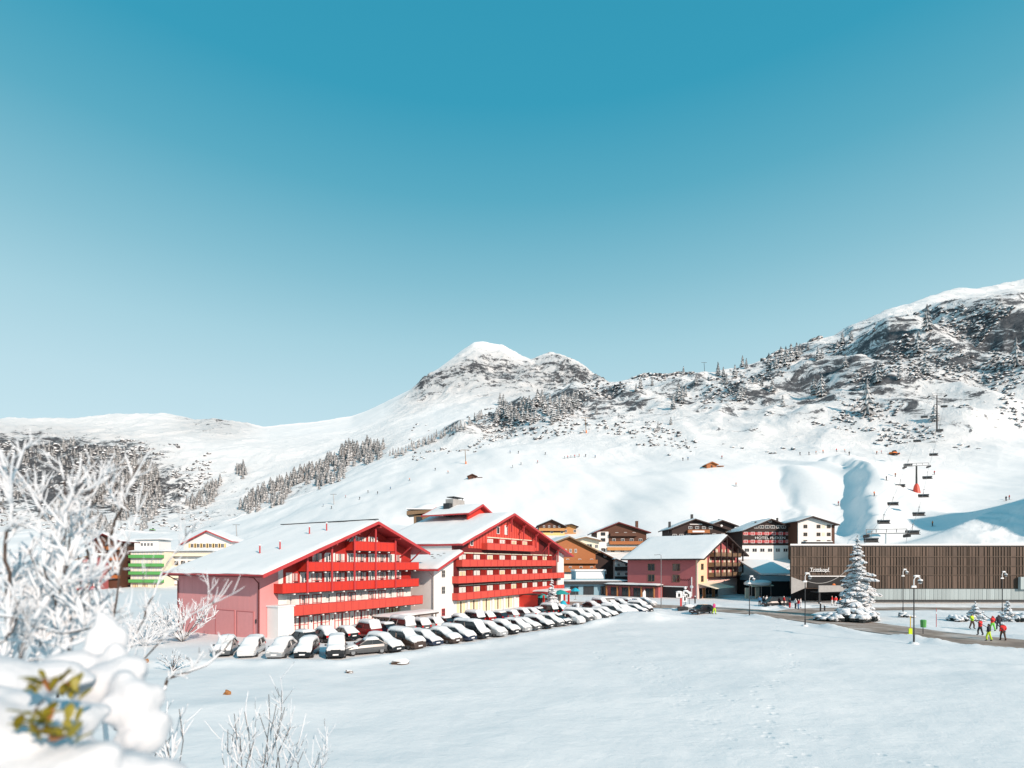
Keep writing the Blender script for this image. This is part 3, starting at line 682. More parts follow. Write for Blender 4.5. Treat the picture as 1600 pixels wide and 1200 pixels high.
# balconies
balcony(h1, 2.9, T1 + .3, 2.6, 2.0, 1.08, 'coral_red', 'dark_wood', cap='trim_red')
balcony(h1, 1.75, T1, 5.2, 1.5, 0.98, 'bright_red', 'dark_wood', cap='trim_red')
balcony(h1, 5.0, T1, 7.65, 1.5, 0.95, 'bright_red', 'dark_wood', cap='trim_red')
balcony(h1, 12.3, 19.9, 10.25, 1.5, 1.05, 'bright_red', 'dark_wood', cap='trim_red')
for z, xa in ((2.6, 2.9), (5.2, 1.75), (7.65, 5.0), (10.25, 12.3)):
    for x in np.arange(xa + 1.2, 19.9 if z > 10 else T1, 1.22): MB().box(x - .025, x + .025, -(2.0 if z < 3 else 1.5) - .075, -(2.0 if z < 3 else 1.5) - .061, z - .08, z + .93).build('balcony_batten', 'trim_red', h1)
PX = [5.0, 8.62, 12.28, 16.05, 19.9]
for x in PX:
    MB().box(x - .11, x + .11, -1.72, -1.58, 5.0, zt1(x) - .02).build('post', 'trim_red', h1)
    MB().box(x - .09, x + .09, -2.6, .0, zt1(x) - .32, zt1(x) - .01).build('purlin', 'trim_red', h1)
    if x < 19: MB().prism([(x - .05, -.02, zt1(x) - 1.6), (x + .05, -.02, zt1(x) - 1.6), (x + .05, -1.5, zt1(x) - .35), (x - .05, -1.5, zt1(x) - .35)], (0, 0, .16)).build('brace', 'trim_red', h1)
for x in (22.6, 24.6): MB().prism([(x - .09, -.02, zt1(x) - 1.9), (x + .09, -.02, zt1(x) - 1.9), (x + .09, -2.2, zt1(x) - .3), (x - .09, -2.2, zt1(x) - .3)], (0, 0, .2)).build('brace', 'trim_red', h1)
# snow on the joist ends
for z in (7.65, 10.25, 5.2, 2.6):
    for x in np.arange(3.4 if z < 7 else 6, T1 - .5, 1.83):
        if z > 10 and not 12 < x < 20: continue
        MB().box(x - .10, x + .10, -(2.0 if z < 3 else 1.5) + .02, -(2.0 if z < 3 else 1.5) + .3, z - .33, z - .185).build('joist', 'white_paint', h1)
# windows
rw_ = random.Random(3)
bays = [3.2] + PX + [23.0]
for z0, hh, xs in ((5.25, 2.05, 3.1), (7.7, 2.0, 5.2), (10.3, 1.7, 12.5)):
    for a, c in zip(bays[:-1], bays[1:]):
        if a < xs - .3 or (z0 > 10 and a > 16.2): continue
        wd = (c - a)
        for f in (0.29, 0.75):
            x = a + wd * f
            if zt1(x - .8) < z0 + hh + .2 or zt1(x + .8) < z0 + hh + .2: continue
            window(h1, x, 0, z0 + .1, wd * .45, hh, 3, 2, 'white_paint' if f < .5 else 'trim_red', curtain=1)
for k, x in enumerate(np.arange(4.0, 24.4, 1.86)):
    window(h1, x, 0, 2.65, 1.35, 2.05, 2 + k % 2, 2, 'trim_red' if k % 3 else 'white_paint', curtain=1)
for k, x in enumerate((5.2, 8.4, 11.7, 15.0, 18.2, 21.0)):
    window(h1, x, 0, 0.15, 2.5, 2.0, 4, 2, 'trim_red', curtain=1 if k < 5 else 2)
for x in (3.55, 6.8, 10.05, 13.35, 16.6, 19.6, 22.6): MB().box(x - .16, x + .16, -.09, -.003, -.2, 2.4).build('pilaster', 'cream_plaster' if x > 19 else 'white_plaster', h1)
for x in (6.8, 10.05, 13.35, 16.6): MB().blob((x, -.16, 1.45), (.09, .07, .16), 6, 5).build('wall_lamp', 'dark_metal', h1)
# deck chairs and clutter on the balconies
for z in (5.2, 7.65):
    for x in (4.3, 7.3, 10.6, 14.6, 18.3, 21.5):
        if z > 7 and x < 6: continue
        q = MB(); q.box(x, x + .5, -1.0, -.55, z + .4, z + .46); q.box(x, x + .5, -.6, -.54, z + .46, z + 1.15)
        for dx in (.03, .47):
            for dy in (-.97, -.58): q.box(x + dx - .02, x + dx + .02, dy - .02, dy + .02, z, z + .4)
        fl = {5.2: 'second', 7.65: 'third'}[z]
        w = Matrix.Rotation(yaw(U1), 4, 'Z') @ Vector((x, -.8, z)); q2 = q.mesh('balcony_chair', 'dark_metal')
        q2.transform(Matrix.Translation((-x - .25, .8, -z)))
        tag(link('balcony_chair', q2, None, Vector((-27.9, 60.2, 0)) + w, yaw(U1)), f'dark chair on the {fl} floor balcony of the pink-sided wing, {[4.3, 7.3, 10.6, 14.6, 18.3, 21.5].index(x) + (1 if z < 7 else 0)} from its left end'.replace(' 1 from', ' first from').replace(' 2 from', ' second from').replace(' 3 from', ' third from').replace(' 4 from', ' fourth from').replace(' 5 from', ' fifth from').replace(' 6 from', ' sixth from'), 'chair', f'chairs on the {fl} balcony')
# snowed terrace roof in front
t = thing('terrace_canopy', 'low flat snow-covered canopy in front of the red hotel wing', 'canopy', (-16.3, 75.2, 0.0), yaw(U1))
MB().box(-3, 6.6, -2.6, 1.2, 1.15, 1.35).build('roof', 'roof_board', t); s = MB(); snow_slab(s, (-3.05, 1.352), (6.65, 1.36), -2.65, 1.25, .3, rnd, 12, 8); s.build('snow_cover', 'roof_snow', t, True)
for x in (-2.7, 1.8, 6.3):
    for y in (-2.3, .9): MB().box(x - .08, x + .08, y - .08, y + .08, -.3, 1.14).build('post', 'concrete', t)

# ------------------------------------------------------------------ red main hotel with white stair wing
h2 = thing('hotel_main_house', 'tall red hotel with four balcony rows, white corner wing and red entrance porch', 'hotel', (-11.8, 82.1, 0.0), yaw(U1))
T2, L2 = 45.5, 17.0
prof2 = [(4.6, 11.55), (20.8, 17.55), (47.0, 10.15)]
gable_roof(h2, prof2, -2.0, L2 + 1.5, .26, 'trim_red', .32, 'trim_red', na=26, nb=26)
def zt2(x): return (11.55 + 6.0 * (x - 4.6) / 16.2 if x <= 20.8 else 17.55 - 7.4 * (x - 20.8) / 26.2) - .27
MB().prism([(4.9, 0, 2.7), (42.4, 0, 2.7), (42.4, 0, zt2(42.4)), (20.8, 0, zt2(20.8)), (4.9, 0, zt2(4.9))], (0, .3, 0)).build('wall', 'deep_red', h2)  # shade of the recess behind the balconies put into the wall red
MB().box(4.9, 42.4, .0, .3, -1.5, 2.698).build('wall', 'white_plaster', h2)
MB().prism([(42.402, -.25, -1.5), (T2, -.25, -1.5), (T2, -.25, zt2(T2)), (42.402, -.25, zt2(42.402))], (0, .55, 0)).build('wall', 'white_plaster', h2)
MB().box(4.9, 5.2, .302, L2, -1.5, zt2(4.9)).build('wall', 'white_plaster', h2)
MB().box(T2 - .3, T2, .302, L2, -1.5, zt2(T2)).build('wall', 'white_plaster', h2)
MB().prism([(5.21, L2, -1.5), (T2 - .31, L2, -1.5), (T2 - .31, L2, zt2(T2) - .1), (20.8, L2, zt2(20.8)), (5.21, L2, zt2(5.21))], (0, -.3, 0)).build('wall', 'white_plaster', h2)
# upper gable boards, light red
MB().prism([(9.0, -.05, 11.0), (34.0, -.05, 11.0), (34.0, -.05, zt2(34) - .02), (20.8, -.05, zt2(20.8) - .02), (9.0, -.05, zt2(9) - .02)], (0, .047, 0)).build('gable_boarding', 'coral_red', h2)
for x in np.arange(9.6, 34, 0.9): MB().box(x - .04, x + .04, -.09, -.052, 11.0, zt2(x) - .06).build('batten', 'red_wood', h2)
for z, xa, xb in ((2.75, 4.6, 43.6), (5.42, 4.6, 43.6), (8.05, 5.6, 39.6), (10.9, 12.9, 30.0)):
    balcony(h2, xa, xb, z, 1.2, 1.02, 'coral_red', 'dark_wood', cap='trim_red')
    for x in np.arange(xa + 2.1, xb, 2.1): MB().box(x - .05, x + .05, -1.30, -1.262, z - .15, z + .98).build('balcony_batten', 'trim_red', h2)
WX = [7.6, 11.75, 15.85, 19.95, 24.1, 28.3, 32.6, 36.9]
for z in (2.85, 5.5, 8.15, 10.98):
    for x in WX:
        if (z > 10 and not 14 < x < 30) or (z > 8 and x > 39): continue
        if zt2(x - .9) < z + 2.0: continue
        yy = -.05 if z > 10 else 0
        window(h2, x - .3, yy - .003, z, 1.75, 1.75, 2, 2, 'white_paint', curtain=1 if (x * 7 + z * 3) % 3 > .8 else 2)
        MB().box(x + .75, x + .95, -1.15, -.06, z - .08, z + 1.85).build('partition', 'red_wood', h2)
        MB().box(x - 1.35, x + 2.6, -.22, -.055, z + 1.95, z + 2.12).build('awning_box', 'cream_plaster', h2)
window(h2, 18.2, -.05, 13.75, 1.0, 1.3, 1, 1, 'white_paint'); window(h2, 20.9, -.05, 13.75, 1.0, 1.7, 2, 2, 'white_paint', curtain=1); window(h2, 9.9, -.05, 11.4, .8, 1.0, 1, 1, 'white_paint')
for x in (21.0, 25.5, 30.5, 36.0, 40.5):
    MB().prism([(x - .1, -.02, zt2(x) - 2.2), (x + .1, -.02, zt2(x) - 2.2), (x + .1, -1.8, zt2(x) - .3), (x - .1, -1.8, zt2(x) - .3)], (0, 0, .2)).build('brace', 'trim_red', h2)
    MB().box(x - .1, x + .1, -1.35, -1.15, zt2(x) - 3.0, zt2(x) - .02).build('post', 'trim_red', h2)
# ground floor: arched dining windows with yellow curtains
for x in (6.9, 10.6, 14.4, 18.2, 22.0):
    window(h2, x, 0, .15, 2.6, 2.3, 3, 1, 'white_paint', curtain=1 if int(x) % 2 else 2)
    MB().box(x + 1.55, x + 2.0, -.35, -.003, -.5, 2.6).build('pillar', 'white_plaster', h2)
    MB().box(x - 1.2, x + 1.2, -.5, -.02, -.35, .02).build('planter', 'warm_wood', h2)
# entrance porch
MB().box(26.0, 29.0, -4.0, -.01, 2.45, 2.6).build('porch_roof', 'roof_board', h2)
MB().box(29.0, 37.5, -5.6, -.01, 2.5, 2.95).build('porch_roof', 'trim_red', h2); s = MB(); snow_slab(s, (28.95, 2.952), (37.5, 2.96), -5.65, -.05, .3, rnd, 10, 8); s.build('snow_cover', 'roof_snow', h2, True)
MB().box(26.0, 37.3, -5.2, -5.0, -.5, .55).build('porch_wall', 'bright_red', h2); MB().box(25.9, 26.1, -4.0, -.02, -.5, 2.44).build('porch_wall', 'bright_red', h2)
for x in (26.1, 29.2, 31.2, 33.2, 35.2, 37.3): MB().box(x - .14, x + .14, -5.35, -5.05, -.5, 2.49).build('porch_post', 'bright_red' if x != 33.2 else 'cream_plaster', h2)
MB().box(29.3, 37.0, -3.2, -3.0, -.5, 2.48).build('porch_glazing', 'glass', h2)
# white wing
profw = [(-1.6, 7.6), (6.4, 10.95), (6.9, 10.8)]
b = MB(); b.prism([(-1.6, -2.0, 7.35), (4.88, -2.0, 10.1), (4.88, -2.0, 10.35), (-1.6, -2.0, 7.6)], (0, 9.0, 0)); rw = b.build('wing_roof', 'trim_red', h2)
s = MB(); snow_slab(s, (-1.55, 7.62), (4.86, 10.345), -1.95, 6.9, .3, rnd, 14, 14); s.build('snow_cover', 'roof_snow', rw, True)
for k, (x, y) in enumerate(((2.4, .4), (2.9, 1.3), (2.2, 1.9), (3.4, .5), (3.0, 2.6), (1.6, 1.0))): MB().box(x, x + .55, y, y + .45, 7.6 + (x + 1.6) * .4254 + .33, 7.6 + (x + 1.6) * .4254 + .37).build('bare_patch', 'dark_metal', rw)
MB().prism([(-1.6, -2.08, 7.28), (4.88, -2.08, 10.03), (4.88, -2.08, 10.42), (-1.6, -2.08, 7.67)], (0, .07, 0)).build('bargeboard', 'trim_red', rw)
def ztw(x): return 7.35 + (x + 1.6) * .4244 - .01
MB().prism([(0, 0, -1.5), (4.898, 0, -1.5), (4.898, 0, ztw(4.86)), (0, 0, ztw(0))], (0, .3, 0)).build('wall', 'white_plaster', h2)
MB().box(0.002, .3, .302, 6.4, -1.5, ztw(0)).build('wall', 'white_plaster', h2); MB().box(.302, 4.89, 6.1, 6.4, -1.5, ztw(.3)).build('wall', 'white_plaster', h2)
for z in (.35, 3.75, 6.3): window(h2, 2.3, 0, z, .85, 1.15, 2, 2, 'trim_red' if z < 1 else 'grey_plaster')
MB().tube([(-.1, .1, 0), (-.1, .1, 6.5), (-1.3, .0, 7.25)], .06).build('rain_pipe', 'grey_metal', h2)
# back gable and chimney block behind the ridge
MB().prism([(17.2, 5.8, 15.6), (24.4, 5.8, 15.6), (24.4, 5.8, 17.75), (20.8, 5.8, 19.25), (17.2, 5.8, 17.75)], (0, .3, 0)).build('back_gable', 'bright_red', h2)
gable_roof(h2, [(16.2, 17.6), (20.8, 19.6), (25.4, 17.6)], 4.9, 16.0, .22, 'trim_red', .22, 'trim_red', na=8, nb=8)
c = MB().box(19.6, 23.4, 11.0, 12.8, 17.5, 20.9).build('chimney', 'concrete', h2); MB().box(19.9, 23.2, 11.05, 12.75, 21.25, 21.4).build('chimney_lid', 'dark_metal', c)
for x in (20.1, 21.5, 23.0): MB().box(x - .05, x + .05, 11.2, 11.3, 20.9, 21.25).build('lid_support', 'dark_metal', c)
MB().box(18.6, 19.58, 11.2, 12.6, 17.5, 20.0).build('vent_block', 'dark_metal', c)
t = thing('roof_pavilion', 'dark flat-roofed pavilion behind the snowy roof of the tall red hotel', 'building', (-20.4, 121.0, 0), R(5))
MB().prism([(-3, 0, 19.2), (4.2, 0, 20.0), (4.2, 0, 20.5), (-3, 0, 20.1)], (0, 6, 0)).build('roof', 'weathered_wood', t); MB().box(-1.5, 4, .6, 5, -1, 19.19).build('wall', 'weathered_wood', t); MB().box(-.9, .4, .52, .597, 17, 18.9).build('window', 'glass', t)
MB().box(-3.05, 4.2, -.05, 6.05, 20.5, 20.7).build('snow_cover', 'roof_snow', t)

# ------------------------------------------------------------------ pink corner house with timber gable
U3 = (0.66, 0.7513)
h3 = thing('corner_house', 'pink plastered house with dark timber balconies on its peach gable', 'house', (43.9, 129.0, 0.0), yaw(U3))
T3, L3 = 27.5, 18.5
prof3 = [(-1.4, 9.5), (14.0, 15.6), (30.0, 10.6)]
gable_roof(h3, prof3, -2.2, L3 + 1.2, .26, 'dark_wood', .32, 'dark_wood', na=20, nb=22)
def zt3(x): return (9.5 + 6.1 * (x + 1.4) / 15.4 if x <= 14 else 15.6 - 5.0 * (x - 14) / 16) - .27
MB().prism([(0, 0, 3.2), (6, 0, 3.2), (6, 0, zt3(6)), (0, 0, zt3(0))], (0, .3, 0)).build('wall', 'peach_plaster', h3)
MB().prism([(6.002, 0, 4.6), (T3, 0, 4.6), (T3, 0, zt3(T3)), (14, 0, zt3(14)), (6.002, 0, zt3(6))], (0, .3, 0)).build('wall', 'rose_plaster', h3)
MB().box(6.002, T3, 0, .3, 3.2, 4.598).build('wall', 'blush_plaster', h3)
MB().box(0, T3, .0, .3, -1.5, 3.198).build('wall', 'blush_plaster', h3)
MB().box(.002, .3, .302, L3, -1.5, zt3(0)).build('wall', 'rose_plaster', h3); MB().box(T3 - .3, T3, .302, L3, -1.5, zt3(T3)).build('wall', 'rose_plaster', h3)
MB().prism([(.31, L3, -1.5), (T3 - .31, L3, -1.5), (T3 - .31, L3, zt3(T3) - .1), (14, L3, zt3(14)), (.31, L3, zt3(.31))], (0, -.3, 0)).build('wall', 'rose_plaster', h3)
MB().box(-.08, .42, -.10, -.003, -.5, zt3(0)).build('corner_strip', 'blush_plaster', h3)
for z, xa, xb in ((5.2, 6.5, 26.8), (7.7, 6.5, 26.8), (10.2, 7.5, 25.5)):
    balcony(h3, xa, xb, z, 1.6, 1.0, 'weathered_wood', 'dark_wood', cap='dark_wood', gap=.42)
    for x in np.arange(xa + 1.5, xb - 1, 3.2):
        if zt3(x) > z + 2.4: window(h3, x, 0, z + .05, 1.5, 1.9, 2, 2, 'yellow_plaster', curtain=1)
for x in (6.6, 10.6, 14.6, 18.6, 22.6, 26.6): MB().box(x - .16, x + .16, -1.85, -1.55, 5.0, zt3(x) - .02).build('post', 'dark_wood', h3)
for z in (4.0, 6.9): window(h3, 3.0, 0, z, 1.5, 1.5, 2, 2, 'weathered_wood')
for y, z in ((5.2, 3.9), (5.2, 6.6), (11.8, 3.9), (11.8, 6.6)): window(h3, 0.0, y, z, 1.9, 1.75, 2, 1, 'weathered_wood', 'l')
MB().box(-.1, -.006, 2.5, 9.0, -.5, 2.7).build('shop_front', 'black_recess', h3); MB().box(-.2, -.11, 2.3, 9.2, 2.7, 2.95).build('fascia', 'white_paint', h3)
q = MB(); q.box(-.16, -.03, 1.2, 1.4, 3.3, 5.2); q.box(-.16, -.03, 1.2, 1.4, .6, 2.4); q.blob((-.12, 1.3, 2.85), (.08, .42, .42), 10, 8); q.build('wall_sign', 'white_paint', h3)
sq = MB()   # faded painted script on the side wall: a roof peak and a run of loops
sq.tube([(-.02, 5.0, 4.3), (-.02, 4.4, 5.5), (-.02, 4.0, 4.2)], .05, 4)
sq.tube([(-.02, 4.75, 4.75), (-.02, 4.1, 4.75)] + [(-.02, 4.0 - .1 * k, 4.5 + .22 * math.sin(k * 1.25)) for k in range(24)], .045, 4); sq.build('painted_script', 'deep_red', h3)
MB().prism([(.6, -.02, 3.55), (13, -.02, 3.55), (13, -4.2, 2.5), (.6, -4.2, 2.5)], (0, 0, .1)).build('awning', 'canvas', h3)
for x in np.arange(1.2, 13, 2.0): MB().box(x, x + 1.7, -.06, -.004, 0, 2.5).build('shop_window', 'glass' if int(x) % 3 else 'warm_wood', h3)
# lean-to shop on the left
t = thing('shop_annex', 'low red-brown shop with flat snowy roof left of the pink house', 'shop', (43.9 - .7513 * 8.5, 129 + .66 * 8.5, 0), yaw(U3))
MB().box(-3.5, -.02, 0, 15, 2.7, 3.1).build('roof', 'dark_wood', t); s = MB(); snow_slab(s, (-3.55, 3.102), (-.03, 3.11), -.05, 15.05, .35, rnd, 6, 16); s.build('snow_cover', 'roof_snow', t, True)
MB().box(-2.2, -.03, .3, 14.8, -1, 2.69).build('wall', 'rose_plaster', t)
for y in (1.0, 4.4, 7.8, 11.2, 14.4): MB().box(-3.3, -3.0, y - .15, y + .15, -.5, 2.69).build('post', 'warm_wood', t)
for y in (2.6, 5.9, 9.2, 12.5): window(t, -2.2, y, .1, 2.4, 2.2, 2, 1, 'brown_wood', 'l', curtain=0)

# ------------------------------------------------------------------ further chalets
def chalet(name, label, xl, xr, base, Y, xr_, ridge, el, er, wall, trim='dark_wood', L_=11, ang=0.0, over=1.0, low=None, lowz=2.6, wins=(), bal=(), ztop=None, cat='chalet', frame='white_paint', snow=.35, balm='brown_wood', side=None):
    """front gable between sight columns xl..xr standing at distance Y; ridge and eaves given as rows"""
    p = lambda x, y: along(x, y, Y)
    o = p(xl, base); Tt = (xr - xl) / F * Y; z0 = o.z
    h = thing(name, label, cat, (o.x, Y, z0), R(ang))
    zr = p(0, ridge).z - z0; zl = p(0, el).z - z0; zz = p(0, er).z - z0; xrr = (xr_ - xl) / F * Y
    s1 = (zr - zl) / (xrr + over); s2 = (zr - zz) / (Tt + over - xrr)
    prof = [(-over, zl), (xrr, zr), (Tt + over, zz)]
    gable_roof(h, prof, -1.2, L_ + .8, .25, trim, snow, trim, na=10, nb=10)
    zt = gable_walls(h, Tt, L_, prof, .26, wall, side or wall, z0=-6)
    if low: MB().box(-.05, Tt + .05, -.07, -.003, -6, lowz).build('wall', low, h)
    for (fx, z, w, hh) in wins: window(h, fx * Tt, -.07 if (low and z < lowz) else 0, z, w, hh, 2, 1, frame)
    for (f0, f1, z, mt) in bal: balcony(h, f0 * Tt, f1 * Tt, z, 1.1, .95, mt, cap=mt)
    return h, Tt, zt
def rowz(n, z, w=1.1, hh=1.2, a=.1, b_=.9): return [(a + (b_ - a) * i / max(1, n - 1), z, w, hh) for i in range(n)]

chalet('chalet', 'small brown chalet with tan balconies high behind the orange timber house', 842, 882, 838, 225, 862, 812, 822, 823, 'brown_wood', wins=rowz(4, 3.6, .8, .9, .2, .8) + rowz(3, 1.2), bal=[(0, 1, 2.3, 'tan_wood')], low='yellow_plaster', lowz=1.6)
chalet('chalet', 'tan annex with blue-white roof edge beside the small brown chalet', 882, 900, 838, 227, 893, 819, 821, 823, 'tan_wood', wins=rowz(2, 1.6), L_=8)
h, Tt, zt = chalet('timber_house', 'orange-brown timber house with long balconies right of the tall red hotel', 868, 934, 906, 160, 889, 838, 848, 862, 'orange_wood', 'weathered_wood', 14, 12, 1.2, 'white_plaster', 2.2,
    wins=rowz(4, 8.0, .7, 1.1, .12, .5) + rowz(3, 5.2, .9, 1.0, .3, .9) + rowz(4, 2.9, .9, 1.1), bal=[(0, 1.0, 2.4, 'orange_wood'), (0, 1.02, 4.9, 'orange_wood')])
b0 = ground_at(884, 931)
t = thing('blue_shop', 'pale blue flat-roofed shop building below the orange timber house', 'shop', (b0.x, 143, 0), R(4))
MB().box(0, 16, 0, 9, -1, 3.0).build('wall', 'bluegrey_plaster', t); MB().box(-.5, 16.4, -1.4, 9, 3.002, 3.8).build('fascia', 'dark_metal', t); MB().box(3.2, 11.2, 2.6, 9, 3.85, 6.4).build('upper_storey', 'bluegrey_plaster', t)
s = MB(); snow_slab(s, (-.5, 3.802), (16.4, 3.81), -1.4, 9, .25, rnd, 10, 8); s.build('snow_cover', 'roof_snow', t, True)
MB().box(3.0, 11.4, 2.3, 9, 6.41, 6.8).build('upper_roof', 'snow', t); MB().box(3.4, 10.8, 2.52, 2.597, 4.4, 6.2).build('balcony_glazing', 'white_paint', t)
for x, w in ((1.3, 2.2), (4.8, 2.8), (9.4, 1.4), (12.2, 1.2)): window(t, x + w / 2, 0, .2, w, 2.2, 2, 1, 'dark_metal')
for x in (4.4, 7.6): window(t, x + .7, 2.6, 4.6, 1.6, 1.2, 2, 1, 'dark_metal')
chalet('chalet', 'black-brown timber chalet with white side bay between the shops', 929, 962, 912, 168, 937, 861, 866, 876, 'dark_wood', 'brown_wood', 10, 0, .8, wins=[(.5, 8.2, .8, .9), (.5, 3.0, .8, 1.2)], snow=.4)
chalet('chalet', 'low white and brown house against the pink corner house', 961, 983, 920, 165, 962, 873, 874, 883, 'white_plaster', 'dark_wood', 9, 0, .6, wins=rowz(2, 1.2, .9, 1.0, .25, .8) + rowz(2, 4.0, .9, 1.0, .25, .8) + rowz(2, 6.8, .8, .9, .25, .8), bal=[(0, 1, 2.8, 'dark_wood'), (0, 1, 5.7, 'dark_wood')])
chalet('chalet', 'cream house with flat snowy roof below the brown-gabled chalet', 896, 936, 868, 178, 915, 839, 844, 845, 'cream_plaster', 'weathered_wood', 9, 0, .8, wins=[(.62, 2.4, 1.8, 1.4), (.9, 2.4, 1.0, 1.2)], snow=.6)
h, Tt, zt = chalet('chalet', 'large chalet with white corner and brown gable above the village roofs', 933, 1010, 868, 192, 966, 816, 832, 832, 'brown_wood', 'deep_red', 14, 0, 1.4, 'white_plaster', 4.2,
    wins=rowz(5, 1.2, 1.5, 1.5, .12, .9) + rowz(4, 4.8, 1.2, 1.2, .34, .88) + rowz(3, 7.2, 1.0, 1.0, .4, .75), bal=[(.24, 1.05, 4.0, 'orange_wood'), (.26, .8, 6.9, 'brown_wood'), (.2, 1.0, 1.9, 'tan_wood')])
MB().box(-.04, .23 * Tt, -.05, -.003, 4.2, 8.4).build('wall', 'white_plaster', h)
for z in (4.9, 7.0): window(h, .12 * Tt, -.05, z, 1.6, 1.2, 2, 1, 'dark_wood')
MB().box(.85 * Tt, .85 * Tt + .9, 5, 6, 9, 12.6).build('chimney', 'brown_wood', h)
h, Tt, zt = chalet('chalet', 'black timber chalet with orange balcony sign behind the pink house roof', 1050, 1134, 842, 182, 1085, 811, 827, 828, 'dark_wood', 'dark_wood', 12, 0, 1.2,
    wins=rowz(4, 3.3, 1.2, .9, .34, .72) + rowz(3, .6, 1.4, 1.0, .05, .3) + rowz(3, .9, 1.2, .9, .62, .95), bal=[(.28, .68, 2.0, 'orange_wood')])
MB().box(.33 * Tt, .56 * Tt, -.1, -.02, 4.75, 5.0).build('lettering_strip', 'white_paint', h); MB().box(.36 * Tt, .58 * Tt, -1.25, -1.2, 2.15, 2.7).build('sign_board', 'white_paint', h)
c = MB().box(.43 * Tt, .43 * Tt + .7, 4, 4.8, 5.5, 8.6).build('chimney', 'dark_metal', h); MB().box(-.2, .5, 3, 3.7, 2, 6).build('chimney', 'dark_metal', h)
h, Tt, zt = chalet('chalet', 'narrow tall brown chalet with round gable window and peach windows', 1116, 1148, 856, 186, 1127, 813, 819, 822, 'dark_wood', 'dark_wood', 9, 0, .9,
    wins=[(.62, 5.4, 1.2, 1.1), (.62, 2.6, 1.2, 1.1), (.9, 5.0, .8, 1.4), (.9, 2.6, .8, 1.4), (.9, .4, .8, 1.4), (.62, .2, 1.2, 1.1)], frame='peach_plaster', side='brown_wood')
MB().blob((.36 * Tt, -.02, 7.6), (.38, .05, .38), 12, 8).build('round_window', 'white_paint', h); MB().box(.42 * Tt, .42 * Tt + .5, 4, 4.5, 8, 10.2).build('chimney', 'dark_metal', h)
h, Tt, zt = chalet('timber_hotel', 'black timber hotel with white framed windows, red bands and HOTEL lettering', 1160, 1246, 870, 172, 1203, 811, 830, 829, 'dark_wood', 'dark_wood', 14, 0, .6, 'white_plaster', 3.6,
    wins=rowz(6, 9.0, 1.35, .95, .25, .75) + [(.5, 10.9, 1.1, .8)] + rowz(8, 6.85, 1.2, 1.0, .06, .95) + rowz(8, 4.35, 1.2, 1.0, .06, .95) + rowz(7, 1.5, 1.5, 1.2, .08, .92), cat='hotel')
for z in (6.95, 4.45):
    MB().box(.01 * Tt, .99 * Tt, -.045, -.003, z, z + .8).build('red_band', 'trim_red', h)
me_ = text_mesh('HOTEL FLEXEN', 1.05, .03); tw = link('lettering', me_, h, (Tt * .5, -.14, 5.65)); tw.scale = (1.35, 1, 1)
for fx in (.31, .71): MB().box(fx * Tt, fx * Tt + .5, 3, 3.5, 8, 12.6 if fx > .5 else 11.4).build('chimney', 'dark_metal', h)
h, Tt, zt = chalet('apartment_house', 'plain white gabled apartment block above the hall roof', 1247, 1304, 868, 166, 1267, 807, 815, 820, 'white_plaster', 'dark_wood', 12, 0, .9,
    wins=[(fx, z, 1.15, 1.1) for z in (3.6, 5.9, 8.3) for fx in (.2, .56, .84)], frame='weathered_wood', side='brown_wood', cat='building')
for z in (3.6, 5.9, 8.3): MB().box(.65 * Tt, .74 * Tt, -.03, -.003, z, z + 1.1).build('panel', 'cream_plaster', h)
MB().box(Tt - .9, Tt + .02, -.04, -.004, 0, zt(Tt) - .05).build('timber_corner', 'brown_wood', h)
# low snow-roofed sheds between the pink house and the hall
t = thing('low_house', 'low house with one broad snowy roof plane next to the pink corner house', 'house', (61.5, 148, 0), R(6))
MB().prism([(0, -1, 4.9), (6.2, -1, 4.9), (6.2, 8, 10.6), (0, 8, 10.6)], (0, 0, .25)).build('roof', 'dark_wood', t); 
s = MB(); 
for i in range(8):
    pass
sv = MB(); snow_slab(sv, (0, 0), (9.0 * 1.19, 0), 0, 6.2, .3, rnd, 12, 8); me_ = sv.mesh('snow_cover', 'roof_snow', True)
me_.transform(Matrix(((0, 1, 0, 0), (.845, 0, -.535, -1), (.535, 0, .845, 5.17), (0, 0, 0, 1)))); me_.flip_normals(); link('snow_cover', me_, t)
MB().box(.4, 5.8, 0, 8, -2, 5.0).build('wall', 'dark_wood', t); MB().prism([(5.9, 0, 4), (5.9, 8, 4), (5.9, 8, 10.3), (5.9, 0, 5.2)], (.2, 0, 0)).build('gable_boards', 'weathered_wood', t)
MB().box(3.6, 4.1, 3.0, 3.5, 7, 9.4).build('chimney', 'dark_metal', t); MB().box(1.2, 4.0, .6, 1.0, 6.35, 6.5).build('snow_guard', 'dark_metal', t)
t = thing('ski_depot', 'flat depot with deep snow roof, blue fascia and dark open front left of the hall', 'building', (62.0, 136, 0), 0)
MB().box(0, 8.6, 0, 12, 4.0, 5.4).build('fascia', 'bluegrey_plaster', t); MB().box(0, 8.6, 0.5, 12, -1, 3.998).build('wall', 'black_recess', t)
MB().prism([(0, -.3, 5.6), (8.6, -.3, 5.6), (8.6, 14, 9.2), (0, 14, 9.2)], (0, 0, .4)).build('roof', 'snow', t)
for x in (.2, 8.4): MB().box(x - .15, x + .15, .1, .45, -.5, 3.998).build('post', 'dark_metal', t)

